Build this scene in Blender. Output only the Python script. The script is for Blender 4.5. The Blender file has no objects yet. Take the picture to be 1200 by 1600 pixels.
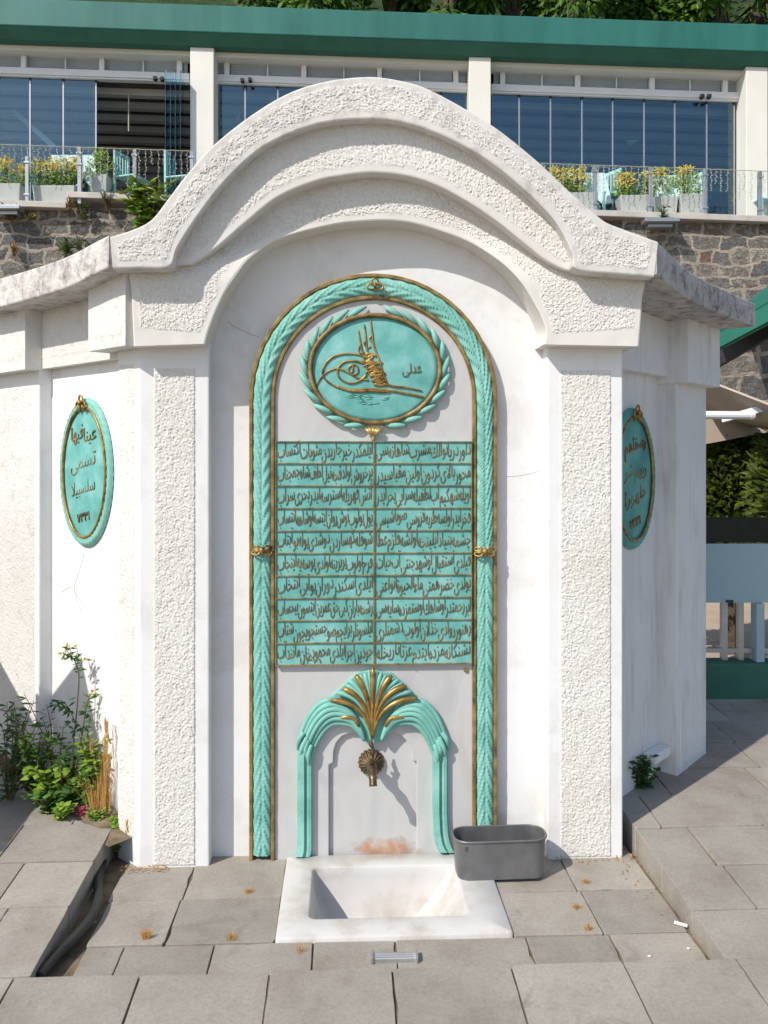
import bpy, bmesh, math, random
from mathutils import Vector, Matrix, noise
R = math.radians
rnd = random.Random(7)
scene = bpy.context.scene
C = scene.collection

# ------------------------------------------------------------------ camera, world, sun, exposure
F, HZ, TH, EYE = 1380.0, 715.0, R(2.6), 1.56
CX, CY = -0.131, -3.4
cam_d = bpy.data.cameras.new('camera'); cam = bpy.data.objects.new('camera', cam_d); C.objects.link(cam)
cam.location = (CX, CY, EYE); cam.rotation_euler = (R(90), 0, -TH)
cam_d.sensor_fit = 'VERTICAL'; cam_d.sensor_height = 36; cam_d.lens = F/1600*36
cam_d.shift_y = (HZ-800)/1600; cam_d.clip_start = .05; cam_d.clip_end = 500
scene.camera = cam
AZ, EL = R(47.5), R(42.5)                     # sunlight travels towards +x +y and down
world = bpy.data.worlds.new('World'); scene.world = world; world.use_nodes = True
wn = world.node_tree; sky = wn.nodes.new('ShaderNodeTexSky'); sky.sky_type = 'NISHITA'
sky.sun_disc = False; sky.sun_elevation = EL; sky.sun_rotation = math.pi + AZ
sky.air_density = 1.0; sky.dust_density = 1.0; sky.ozone_density = 1.0
bg = wn.nodes['Background']; wn.links.new(sky.outputs[0], bg.inputs[0]); bg.inputs[1].default_value = 0.12
sd = bpy.data.lights.new('sun', 'SUN'); sun = bpy.data.objects.new('sun', sd); C.objects.link(sun)
sd.energy = 3.5; sd.angle = R(.5); sd.color = (1, .95, .87)
sdir = Vector((math.sin(AZ)*math.cos(EL), math.cos(AZ)*math.cos(EL), -math.sin(EL)))
sun.rotation_euler = sdir.to_track_quat('-Z', 'Y').to_euler(); sun.location = (-6, -8, 9)
scene.view_settings.view_transform = 'Standard'; scene.view_settings.look = 'None'
scene.view_settings.gamma = 1; scene.view_settings.exposure = 0.36
scene.render.engine = 'CYCLES'

# ------------------------------------------------------------------ photo point -> place
def ray(px, py):
    xr = (px-600)/F; c, s = math.cos(TH), math.sin(TH)
    return Vector((xr*c+s, c-xr*s, (HZ-py)/F))
CAMV = Vector((CX, CY, EYE))
def W(px, py, Y):
    d = ray(px, py); t = (Y-CY)/d.y; p = CAMV+d*t
    return (p.x, p.z)
def G(px, py, z=0.0):
    d = ray(px, py); t = (z-EYE)/d.z; p = CAMV+d*t
    return (p.x, p.y)
def onframe(px, py, M, y=0.0):               # hit of the sight line with the local plane y of a frame -> (u, z)
    Mi = M.inverted(); o = Mi @ CAMV; d = (Mi.to_3x3() @ ray(px, py)); t = (y-o.y)/d.y; p = o+d*t
    return (p.x, p.z)
def gz(x, y): return .104+.06*y               # the sloping pavement

# ------------------------------------------------------------------ materials
def N(nt, t, **k):
    n = nt.nodes.new(t)
    for a, b in k.items(): setattr(n, a, b)
    return n
def ramp(nt, fac, stops):
    r = N(nt, 'ShaderNodeValToRGB'); e = r.color_ramp.elements
    while len(e) < len(stops): e.new(.5)
    for i, (p, c) in enumerate(stops): e[i].position = p; e[i].color = (*c, 1) if len(c) == 3 else c
    nt.links.new(fac, r.inputs[0]); return r.outputs[0]
def noise_n(nt, vec, scale, detail=4, rough=.55, dist=0):
    n = N(nt, 'ShaderNodeTexNoise'); n.inputs['Scale'].default_value = scale; n.inputs['Detail'].default_value = detail
    n.inputs['Roughness'].default_value = rough; n.inputs['Distortion'].default_value = dist
    nt.links.new(vec, n.inputs['Vector']); return n.outputs[0]
def mixc(nt, fac, a, b, mode='MIX'):
    m = N(nt, 'ShaderNodeMix', data_type='RGBA', blend_type=mode)
    if isinstance(fac, (int, float)): m.inputs[0].default_value = fac
    else: nt.links.new(fac, m.inputs[0])
    for i, v in ((6, a), (7, b)):
        if isinstance(v, tuple): m.inputs[i].default_value = (*v, 1)
        else: nt.links.new(v, m.inputs[i])
    return m.outputs[2]
def mapv(nt, vec, scale=(1, 1, 1), loc=(0, 0, 0)):
    m = N(nt, 'ShaderNodeMapping'); m.inputs['Scale'].default_value = scale; m.inputs['Location'].default_value = loc
    nt.links.new(vec, m.inputs[0]); return m.outputs[0]
def base(name):
    m = bpy.data.materials.new(name); m.use_nodes = True; nt = m.node_tree
    b = nt.nodes['Principled BSDF']; tc = N(nt, 'ShaderNodeTexCoord')
    return m, nt, b, tc.outputs['Object']
def bump(nt, b, h, strength=.4, dist=.003):
    n = N(nt, 'ShaderNodeBump'); n.inputs['Strength'].default_value = strength; n.inputs['Distance'].default_value = dist
    nt.links.new(h, n.inputs['Height']); nt.links.new(n.outputs[0], b.inputs['Normal'])
def pm(name, cols, rough=.7, scale=6, bsc=60, bstr=.3, bdist=.002, metal=0, spec=.35, stretch=(1, 1, 1), lo=.3, hi=.7, island=0, trans=0):
    m, nt, b, v = base(name)
    if stretch != (1, 1, 1): v = mapv(nt, v, stretch)
    n = len(cols)
    f = noise_n(nt, v, scale, 5)
    col = ramp(nt, f, [(lo+(hi-lo)*i/max(1, n-1), c) for i, c in enumerate(cols)]) if n > 1 else None
    if island:
        g = N(nt, 'ShaderNodeNewGeometry')
        hs = N(nt, 'ShaderNodeHueSaturation'); mr = N(nt, 'ShaderNodeMapRange')
        mr.inputs[3].default_value = 1-island; mr.inputs[4].default_value = 1+island
        nt.links.new(g.outputs['Random Per Island'], mr.inputs[0]); nt.links.new(mr.outputs[0], hs.inputs['Value'])
        if col: nt.links.new(col, hs.inputs['Color'])
        else: hs.inputs['Color'].default_value = (*cols[0], 1)
        col = hs.outputs[0]
    if col: nt.links.new(col, b.inputs['Base Color'])
    else: b.inputs['Base Color'].default_value = (*cols[0], 1)
    b.inputs['Roughness'].default_value = rough; b.inputs['Metallic'].default_value = metal
    b.inputs['Specular IOR Level'].default_value = spec
    if bstr: bump(nt, b, noise_n(nt, v, bsc, 4), bstr, bdist)
    return m
def plaster(name, light, mid, dirt, amount, fine=260, bs=.35, streak=False, th=.5, ds=5):
    m, nt, b, v = base(name)
    f1 = ramp(nt, noise_n(nt, v, 2.3, 6, .6), [(.35, light), (.7, mid)])
    sv = mapv(nt, v, (9, 9, 1.2)) if streak else v
    f2 = ramp(nt, noise_n(nt, sv, 1.6 if streak else ds, 7, .7, .4), [(th, (0, 0, 0)), (th+.25, (amount,)*3)])
    col = mixc(nt, f2, f1, dirt)
    sp = ramp(nt, noise_n(nt, v, 45, 3, .6), [(.66, (0, 0, 0)), (.8, (.22*min(1, amount*1.5),)*3)])
    col = mixc(nt, sp, col, (dirt[0]*.6, dirt[1]*.6, dirt[2]*.6))
    nt.links.new(col, b.inputs['Base Color']); b.inputs['Roughness'].default_value = .88; b.inputs['Specular IOR Level'].default_value = .2
    bump(nt, b, noise_n(nt, v, fine, 4, .6), bs, .0018)
    return m
M = {}
M['smooth'] = plaster('white_painted_plaster', (.77, .77, .775), (.72, .715, .70), (.50, .47, .42), .45, 90, .22, False, .50)
M['rough'] = plaster('white_roughcast', (.71, .695, .665), (.66, .635, .59), (.52, .47, .40), .35, 300, .3)
M['cornice'] = plaster('rain_greyed_roughcast', (.70, .68, .65), (.60, .58, .55), (.30, .28, .26), .7, 300, .35, False, .50, 17)
M['roughwing'] = plaster('dusty_roughcast', (.69, .675, .65), (.62, .60, .57), (.36, .33, .30), .6, 300, .4, False, .53, 17)
M['wing'] = plaster('stained_plaster', (.74, .74, .745), (.67, .665, .66), (.36, .33, .30), .6, 100, .3, True, .52)
M['weathered'] = plaster('weathered_roughcast', (.66, .645, .62), (.53, .51, .485), (.17, .155, .145), .9, 300, .5, False, .45, 17)
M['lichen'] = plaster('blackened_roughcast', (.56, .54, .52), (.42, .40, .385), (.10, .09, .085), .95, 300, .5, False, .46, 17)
M['turq'] = pm('turquoise_paint', [(.15, .40, .335), (.20, .47, .40), (.25, .52, .46)], .6, 9, 120, .3)
def chipped(m, sc, th, chip, amt=.8):
    nt = m.node_tree; b = nt.nodes['Principled BSDF']; src = b.inputs['Base Color'].links[0].from_socket
    tc = N(nt, 'ShaderNodeTexCoord'); v = tc.outputs['Object']
    k = ramp(nt, noise_n(nt, v, sc, 6, .75), [(th, (0, 0, 0)), (th+.035, (amt,)*3)])
    g = ramp(nt, noise_n(nt, v, sc*.35, 6, .7, .6), [(.52, (0, 0, 0)), (.72, (.45,)*3)])
    c = mixc(nt, g, src, (.07, .24, .215)); c = mixc(nt, k, c, chip); nt.links.new(c, b.inputs['Base Color'])
chipped(M['turq'], 42, .665, (.50, .56, .52))
M['turq_old'] = pm('worn_turquoise_paint', [(.10, .325, .295), (.145, .415, .38), (.25, .51, .485)], .55, 11, 70, .45, .002)
M['turq_shade'] = pm('shaded_turquoise_paint', [(.05, .22, .215), (.09, .33, .31), (.15, .40, .37)], .55, 9, 70, .4)  # darker copy of the turquoise for the right plaque, shade put into the colour
M['gilt'] = pm('tarnished_gilding', [(.13, .07, .02), (.34, .20, .055), (.50, .34, .12)], .42, 26, 150, .4, .0012, .55)
M['gilt_pale'] = pm('bright_gilding', [(.50, .33, .11), (.72, .52, .22)], .38, 20, 150, .3, .001, .5)
M['gilt_frame'] = pm('brown_gilded_stone', [(.10, .062, .028), (.25, .165, .055), (.36, .26, .12)], .6, 22, 110, .7, .003, .2)
M['letter'] = pm('dulled_gilt_lettering', [(.09, .064, .032), (.24, .172, .085), (.42, .315, .165)], .5, 30, 200, .3, .001, .3)
M['brass'] = pm('old_brass', [(.09, .06, .035), (.20, .14, .08)], .42, 30, 160, .3, .001, .75)
def marble():
    m, nt, b, v = base('grey_white_marble')
    wv = noise_n(nt, mapv(nt, v, (2.2, 2.2, .9)), 2.2, 8, .62, 1.3)
    col = ramp(nt, wv, [(.3, (.44, .437, .44)), (.5, (.53, .522, .518)), (.72, (.49, .468, .445))])
    # rust and damp at the foot of the tap recess
    mp = mapv(nt, v, (3.0, 0, 10.5), (-.02*3.0, 0, -.025*10.5))
    ln = N(nt, 'ShaderNodeVectorMath', operation='LENGTH'); nt.links.new(mp, ln.inputs[0])
    ad = N(nt, 'ShaderNodeMath', operation='MULTIPLY_ADD'); nt.links.new(noise_n(nt, v, 14, 5, .65), ad.inputs[0]); ad.inputs[1].default_value = 1.1
    nt.links.new(ln.outputs['Value'], ad.inputs[2])
    st = ramp(nt, ad.outputs[0], [(.74, (.9,)*3), (1.0, (0, 0, 0))])
    ru = ramp(nt, noise_n(nt, v, 12, 4), [(.4, (.34, .27, .20)), (.55, (.50, .24, .12)), (.7, (.52, .36, .22))])
    col = mixc(nt, st, col, ru)
    nt.links.new(col, b.inputs['Base Color']); b.inputs['Roughness'].default_value = .5
    bump(nt, b, noise_n(nt, v, 80, 4), .18, .0012)
    return m
M['marble'] = marble()
M['basin'] = pm('worn_white_marble', [(.42, .375, .33), (.565, .545, .52), (.60, .59, .58)], .42, 6, 120, .25, .0015)
def paving():
    m, nt, b, v = base('grey_paving_stone')
    g = N(nt, 'ShaderNodeNewGeometry')
    f1 = ramp(nt, noise_n(nt, v, 3.0, 7, .65), [(.3, (.25, .218, .183)), (.5, (.315, .284, .247)), (.72, (.375, .344, .302))])
    f2 = ramp(nt, noise_n(nt, v, 90, 4, .75), [(.35, (.86,)*3), (.6, (1.04,)*3)])
    col = mixc(nt, 1.0, f1, f2, 'MULTIPLY')
    bl = ramp(nt, noise_n(nt, v, 5.5, 6, .7, .8), [(.56, (0, 0, 0)), (.76, (.62,)*3)])
    col = mixc(nt, bl, col, (.16, .135, .11))
    lf = ramp(nt, noise_n(nt, mapv(nt, v, (1, 1, 1), (5, 3, 0)), 9, 6, .7), [(.66, (0, 0, 0)), (.8, (.55,)*3)])
    col = mixc(nt, lf, col, (.37, .35, .32))
    hs = N(nt, 'ShaderNodeHueSaturation'); mr = N(nt, 'ShaderNodeMapRange'); mr.inputs[3].default_value = .90; mr.inputs[4].default_value = 1.11
    nt.links.new(g.outputs['Random Per Island'], mr.inputs[0]); nt.links.new(mr.outputs[0], hs.inputs['Value']); nt.links.new(col, hs.inputs['Color'])
    nt.links.new(hs.outputs[0], b.inputs['Base Color']); b.inputs['Roughness'].default_value = .85; b.inputs['Specular IOR Level'].default_value = .25
    bump(nt, b, noise_n(nt, v, 130, 5, .75), .35, .0016)
    return m
M['paving'] = paving()
M['soil'] = pm('joint_dirt', [(.07, .052, .035), (.17, .13, .085), (.23, .19, .13)], .95, 15, 60, .8, .006)
M['tub'] = pm('grey_metal', [(.165, .165, .17), (.205, .205, .21), (.25, .25, .25)], .42, 9, 200, .12, .0005, .55)
M['alu'] = pm('dull_aluminium', [(.42, .42, .43), (.52, .52, .53)], .4, 20, 100, .15, .0006, .7)
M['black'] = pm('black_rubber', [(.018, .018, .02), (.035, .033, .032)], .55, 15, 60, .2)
M['cream'] = pm('cream_paint', [(.70, .68, .62), (.75, .73, .67)], .7, 2, 50, .1)
M['white'] = pm('white_paint', [(.72, .73, .74), (.78, .78, .78)], .5, 3, 50, .05)
M['fascia'] = pm('green_fascia_paint', [(.018, .118, .10), (.025, .145, .122), (.033, .165, .14)], .5, .9, 40, .05, stretch=(3, 1, .5))
M['louvre'] = pm('grey_louvre', [(.66, .73, .78), (.72, .78, .82)], .5, 3, 40, .05)
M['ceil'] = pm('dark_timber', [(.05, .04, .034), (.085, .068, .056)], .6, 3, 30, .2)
M['ceil_l'] = pm('timber_joist', [(.55, .53, .51), (.62, .59, .57)], .6, 3, 30, .2)
M['concrete'] = pm('pale_concrete', [(.42, .39, .36), (.54, .51, .47)], .85, 4, 40, .4, .01)
M['planter'] = pm('pale_planter', [(.50, .49, .46), (.58, .57, .54)], .8, 3, 40, .2)
M['mint'] = pm('mint_paint', [(.32, .58, .56), (.38, .64, .61)], .5, 3, 40, .05)
M['cloth'] = pm('pale_blue_cloth', [(.50, .66, .68), (.58, .74, .75)], .9, 6, 40, .2)
M['steel'] = pm('steel_post', [(.36, .38, .41), (.45, .46, .48)], .35, 6, 60, .05, .001, .7)
M['wire'] = pm('pale_wire', [(.38, .35, .25), (.52, .48, .36)], .6, 6, 60, 0)
def glass(name, tint, refl, rough=.02, ior=1.35):
    m, nt, b, v = base(name); nt.nodes.remove(b)
    t = N(nt, 'ShaderNodeBsdfTransparent'); t.inputs[0].default_value = (*tint, 1)
    g = N(nt, 'ShaderNodeBsdfGlossy'); g.inputs['Roughness'].default_value = rough; g.inputs[0].default_value = (.68, .88, 1, 1)
    lw = N(nt, 'ShaderNodeFresnel'); lw.inputs[0].default_value = ior
    a = N(nt, 'ShaderNodeMath', operation='ADD', use_clamp=True); nt.links.new(lw.outputs[0], a.inputs[0]); a.inputs[1].default_value = refl
    x = N(nt, 'ShaderNodeMixShader'); nt.links.new(a.outputs[0], x.inputs[0]); nt.links.new(t.outputs[0], x.inputs[1]); nt.links.new(g.outputs[0], x.inputs[2])
    nt.links.new(x.outputs[0], nt.nodes['Material Output'].inputs[0]); return m
M['pane'] = glass('blue_glass', (.76, .90, .95), .062)
M['clear'] = glass('railing_glass', (.975, .99, .99), 0, .02, 1.13)
M['dkglass'] = glass('dark_green_glass', (.05, .16, .15), .03)
def leafm(name, a, b_, trans=.25):
    m, nt, b, v = base(name)
    g = N(nt, 'ShaderNodeNewGeometry')
    c = ramp(nt, g.outputs['Random Per Island'], [(0, a), (1, b_)])
    nt.links.new(c, b.inputs['Base Color']); b.inputs['Roughness'].default_value = .55; b.inputs['Specular IOR Level'].default_value = .3
    t = N(nt, 'ShaderNodeBsdfTranslucent'); nt.links.new(c, t.inputs[0])
    x = N(nt, 'ShaderNodeMixShader'); x.inputs[0].default_value = trans
    nt.links.new(b.outputs[0], x.inputs[1]); nt.links.new(t.outputs[0], x.inputs[2]); nt.links.new(x.outputs[0], nt.nodes['Material Output'].inputs[0])
    return m
M['leaf'] = leafm('green_leaves', (.035, .10, .015), (.11, .24, .035))
M['leaf_dk'] = leafm('dark_green_leaves', (.02, .06, .013), (.07, .16, .03))
M['leaf_fresh'] = leafm('fresh_green_leaves', (.13, .25, .025), (.29, .40, .05))
M['leaf_hill'] = leafm('hillside_leaves', (.03, .085, .010), (.13, .24, .025), .3)
M['leaf_conifer'] = leafm('conifer_leaves', (.012, .032, .006), (.13, .17, .018), .2)
M['straw'] = leafm('dry_grass', (.42, .20, .05), (.62, .40, .14))
M['yellow'] = leafm('yellow_leaves', (.60, .40, .02), (.75, .60, .06))
M['pink'] = leafm('magenta_petals', (.45, .03, .11), (.62, .07, .18))
M['stem'] = pm('plant_stem', [(.07, .055, .025), (.13, .11, .04)], .7, 30, 60, 0)
M['bark'] = pm('bark', [(.06, .045, .03), (.13, .10, .07)], .9, 12, 30, .8, .02)
def stonewall():
    m, nt, b, v = base('rubble_stone')
    w = N(nt, 'ShaderNodeVectorMath', operation='MULTIPLY_ADD')
    nz = N(nt, 'ShaderNodeTexNoise'); nz.inputs['Scale'].default_value = 2.6; nz.inputs['Detail'].default_value = 3; nt.links.new(v, nz.inputs['Vector'])
    nt.links.new(nz.outputs['Color'], w.inputs[0]); w.inputs[1].default_value = (.42, 0, .30); nt.links.new(v, w.inputs[2])
    sw = N(nt, 'ShaderNodeSeparateXYZ'); nt.links.new(w.outputs[0], sw.inputs[0]); cw = N(nt, 'ShaderNodeCombineXYZ')
    nt.links.new(sw.outputs[0], cw.inputs[0]); nt.links.new(sw.outputs[2], cw.inputs[1])
    br = N(nt, 'ShaderNodeTexBrick'); br.offset = .37; br.squash = .62; br.squash_frequency = 3; br.offset_frequency = 2
    for k_, v_ in (('Scale', 1), ('Brick Width', .46), ('Row Height', .235), ('Mortar Size', .026), ('Mortar Smooth', .35), ('Bias', 0)): br.inputs[k_].default_value = v_
    br.inputs['Color1'].default_value = (0, 0, 0, 1); br.inputs['Color2'].default_value = (1, 1, 1, 1); br.inputs['Mortar'].default_value = (.5, .5, .5, 1)
    nt.links.new(cw.outputs[0], br.inputs['Vector'])
    stone = ramp(nt, br.outputs['Color'], [(0, (.11, .11, .115)), (.3, (.22, .22, .225)), (.55, (.30, .28, .25)), (.72, (.37, .335, .29)), (.9, (.17, .18, .20)), (.94, (.33, .13, .06)), (1, (.20, .19, .17))])
    tx = ramp(nt, noise_n(nt, mapv(nt, v, (4, 4, 14)), 2.4, 7, .7), [(.3, (.55,)*3), (.7, (1.25,)*3)])
    stone = mixc(nt, 1, stone, tx, 'MULTIPLY')
    ed = N(nt, 'ShaderNodeMath', operation='MULTIPLY_ADD'); nt.links.new(noise_n(nt, v, 9, 6, .75), ed.inputs[0]); ed.inputs[1].default_value = 1.5; nt.links.new(br.outputs['Fac'], ed.inputs[2])
    mk = ramp(nt, ed.outputs[0], [(.72, (1, 1, 1)), (1.0, (0, 0, 0))])
    mo = ramp(nt, noise_n(nt, v, 6, 5), [(.3, (.32, .27, .22)), (.7, (.47, .41, .34))])
    col = mixc(nt, mk, mo, stone)
    nt.links.new(col, b.inputs['Base Color']); b.inputs['Roughness'].default_value = .9
    hh = N(nt, 'ShaderNodeMath', operation='MULTIPLY_ADD'); nt.links.new(noise_n(nt, mapv(nt, v, (3, 3, 9)), 3, 7, .7), hh.inputs[0]); hh.inputs[1].default_value = .8; nt.links.new(mk, hh.inputs[2])
    bump(nt, b, hh.outputs[0], 1, .07)
    return m
M['stone'] = stonewall()
def meshcloth():
    m, nt, b, v = base('mint_mesh_fabric')
    w = N(nt, 'ShaderNodeTexWave', wave_type='BANDS', bands_direction='DIAGONAL'); w.inputs['Scale'].default_value = 46; w.inputs['Distortion'].default_value = 2.5; nt.links.new(v, w.inputs['Vector'])
    c = ramp(nt, w.outputs['Fac'], [(0, (.29, .42, .46)), (1, (.36, .49, .52))])
    nt.links.new(c, b.inputs['Base Color']); b.inputs['Roughness'].default_value = .8; return m
M['mesh'] = meshcloth()
M['greenwall'] = pm('dark_green_wall', [(.03, .12, .085), (.04, .15, .105)], .6, 3, 40, .1)
M['awn'] = pm('green_awning', [(.012, .12, .085), (.016, .15, .105)], .6, 2, 30, .1)
M['canvas'] = pm('beige_canvas', [(.42, .34, .27), (.48, .40, .32)], .85, 4, 120, .15)
M['bluepost'] = pm('blue_post_paint', [(.30, .44, .50), (.36, .50, .55)], .5, 4, 40, .05)
M['ground'] = pm('dusty_ground', [(.20, .16, .12), (.30, .25, .19)], .95, 3, 30, .4)
M['hill'] = pm('hill_undergrowth', [(.012, .03, .008), (.04, .075, .015)], .95, 1.2, 6, 1, .2)
M['panel_brown'] = pm('shade_panel_brown', [(.16, .09, .05), (.24, .14, .08)], .6, 6, 40, .2)
M['paper'] = pm('white_litter', [(.75, .73, .70), (.8, .79, .77)], .7, 10, 50, 0)

# ------------------------------------------------------------------ mesh helpers
def sm(x, a, b):
    t = max(0, min(1, (x-a)/(b-a))) if a != b else float(x > a)
    return t*t*(3-2*t)
class MB:
    def __init__(s): s.v = []; s.f = []
    def add(s, vs, fs):
        o = len(s.v); s.v += [tuple(p) for p in vs]; s.f += [tuple(i+o for i in f) for f in fs]
    def box(s, x0, x1, y0, y1, z0, z1):
        s.add([(x0, y0, z0), (x1, y0, z0), (x1, y1, z0), (x0, y1, z0), (x0, y0, z1), (x1, y0, z1), (x1, y1, z1), (x0, y1, z1)],
              [(3, 2, 1, 0), (4, 5, 6, 7), (0, 1, 5, 4), (1, 2, 6, 5), (2, 3, 7, 6), (3, 0, 4, 7)])
    def bar(s, a, b, w, h=None):              # a square bar from a to b
        a, b = Vector(a), Vector(b); h = h or w; d = (b-a).normalized()
        up = Vector((0, 0, 1)) if abs(d.z) < .95 else Vector((0, 1, 0))
        x = d.cross(up).normalized(); y = x.cross(d)
        q = [x*sx*w/2+y*sy*h/2 for sx, sy in ((-1, -1), (1, -1), (1, 1), (-1, 1))]
        s.add([a+p for p in q]+[b+p for p in q], [(0, 1, 2, 3), (7, 6, 5, 4), (1, 0, 4, 5), (2, 1, 5, 6), (3, 2, 6, 7), (0, 3, 7, 4)])
    def prism_xz(s, poly, y0, y1):            # outline in x,z pushed from y0 (front) to y1
        n = len(poly)
        if sum(poly[i][0]*poly[(i+1) % n][1]-poly[(i+1) % n][0]*poly[i][1] for i in range(n)) < 0: poly = poly[::-1]
        s.add([(x, y0, z) for x, z in poly]+[(x, y1, z) for x, z in poly],
              [tuple(range(n)), tuple(range(2*n-1, n-1, -1))]+[(i+n, (i+1) % n+n, (i+1) % n, i) for i in range(n)])
    def prism_xy(s, poly, z0, z1, zf=None):
        n = len(poly)
        if sum(poly[i][0]*poly[(i+1) % n][1]-poly[(i+1) % n][0]*poly[i][1] for i in range(n)) < 0: poly = poly[::-1]
        s.add([(x, y, z0) for x, y in poly]+[(x, y, zf(x, y) if zf else z1) for x, y in poly],
              [tuple(range(n-1, -1, -1)), tuple(range(n, 2*n))]+[(i, (i+1) % n, (i+1) % n+n, i+n) for i in range(n)])
    def tube(s, pts, rad, seg=8, flat=1.0, caps=True):   # flat < 1 squashes the tube along y
        pts = [Vector(p) for p in pts]; n = len(pts)
        if not isinstance(rad, (list, tuple)): rad = [rad]*n
        o = len(s.v); px = None
        for i, p in enumerate(pts):
            d = (pts[min(i+1, n-1)]-pts[max(i-1, 0)]).normalized()
            if px is None:
                px = d.cross(Vector((0, 1, 0)))
                if px.length < .1: px = d.cross(Vector((1, 0, 0)))
            px = (px-d*px.dot(d)).normalized(); py = d.cross(px)
            for k in range(seg):
                a = 2*math.pi*k/seg; q = (px*math.cos(a)+py*math.sin(a))*rad[i]
                s.v.append((p.x+q.x, p.y+q.y*flat, p.z+q.z))
        for i in range(n-1):
            for k in range(seg):
                k2 = (k+1) % seg; s.f.append((o+i*seg+k, o+i*seg+k2, o+(i+1)*seg+k2, o+(i+1)*seg+k))
        if caps:
            s.f.append(tuple(o+k for k in range(seg-1, -1, -1))); s.f.append(tuple(o+(n-1)*seg+k for k in range(seg)))
    def grid(s, rows, close=False):           # rows of points
        o = len(s.v); n = len(rows); m = len(rows[0])
        for r in rows: s.v += [tuple(p) for p in r]
        for i in range(n-1):
            for j in range(m-1 if not close else m):
                j2 = (j+1) % m; s.f.append((o+i*m+j, o+i*m+j2, o+(i+1)*m+j2, o+(i+1)*m+j))
    def leaf(s, p, d, n, L, w, bend=.15):     # folded pointed leaf
        p, d, n = Vector(p), Vector(d).normalized(), Vector(n)
        x = d.cross(n)
        if x.length < 1e-3: x = d.cross(Vector((1, 0, .3)))
        x.normalize(); n = x.cross(d)
        m1 = p+d*L*.5; t = p+d*L-n*L*bend
        s.add([p, m1+x*w/2-n*w*.15, t, m1-x*w/2-n*w*.15, m1], [(0, 4, 1), (1, 4, 2), (0, 3, 4), (4, 3, 2)])
    def build(s, name, mat, parent=None, mtx=None, smooth=False, bevel=0, shear=0, seg=2):
        v = s.v
        if shear: v = [(x, y, z-shear*x) for x, y, z in v]
        if mtx: v = [tuple(mtx @ Vector(p)) for p in v]
        me = bpy.data.meshes.new(name); me.from_pydata(v, [], s.f); me.validate(); me.update()
        o = bpy.data.objects.new(name, me); C.objects.link(o)
        me.materials.append(M[mat] if isinstance(mat, str) else mat)
        if smooth: me.polygons.foreach_set('use_smooth', [True]*len(me.polygons))
        if bevel:
            b = o.modifiers.new('bevel', 'BEVEL'); b.width = bevel; b.segments = seg; b.limit_method = 'ANGLE'; b.angle_limit = R(40)
        if parent: o.parent = parent
        return o
def empty(name, loc, rz=0):
    o = bpy.data.objects.new(name, None); C.objects.link(o); o.location = loc; o.rotation_euler = (0, 0, rz); o.empty_display_size = .1
    return o
def tag(o, label=None, cat=None, group=None, kind=None):
    for k, v in (('label', label), ('category', cat), ('group', group), ('kind', kind)):
        if v: o[k] = v
    return o
def copy_tree(o, parent=None):
    c = o.copy(); C.objects.link(c); c.parent = parent
    for ch in list(o.children): copy_tree(ch, c)
    return c
def cr(pts, k=6):                             # smooth curve through points
    P = [Vector(p) for p in pts]; out = []
    for i in range(len(P)-1):
        a, b, c, d = P[max(i-1, 0)], P[i], P[i+1], P[min(i+2, len(P)-1)]
        for j in range(k):
            t = j/k; out.append(.5*((2*b)+(c-a)*t+(2*a-5*b+4*c-d)*t*t+(3*b-a-3*c+d)*t**3))
    out.append(P[-1]); return out
def resample(P, n):
    L = [0]
    for a, b in zip(P, P[1:]): L.append(L[-1]+(b-a).length)
    out = []; j = 0
    for i in range(n):
        t = L[-1]*i/(n-1)
        while j < len(P)-2 and L[j+1] < t: j += 1
        q = (t-L[j])/max(1e-9, L[j+1]-L[j]); out.append(P[j].lerp(P[j+1], min(1, max(0, q))))
    return out
def rough_h(u, z, f=1.0):                     # thrown plaster: ridged clots about 2 cm across
    f *= 2.35; w_ = noise.noise((u*30*f, z*30*f, 11.))*.012; u += w_; z -= w_
    a = noise.noise((u*56*f, z*70*f, 3.1)); b = noise.noise((u*125*f+9, z*125*f, 7.7)); c = noise.noise((u*16*f, z*16*f, 1.3))
    r = 1-abs(noise.noise((u*44*f+4, z*56*f+2, 5.5)))*3
    return max(0, .40+.62*a+.34*b+.18*c+.32*r)
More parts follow.
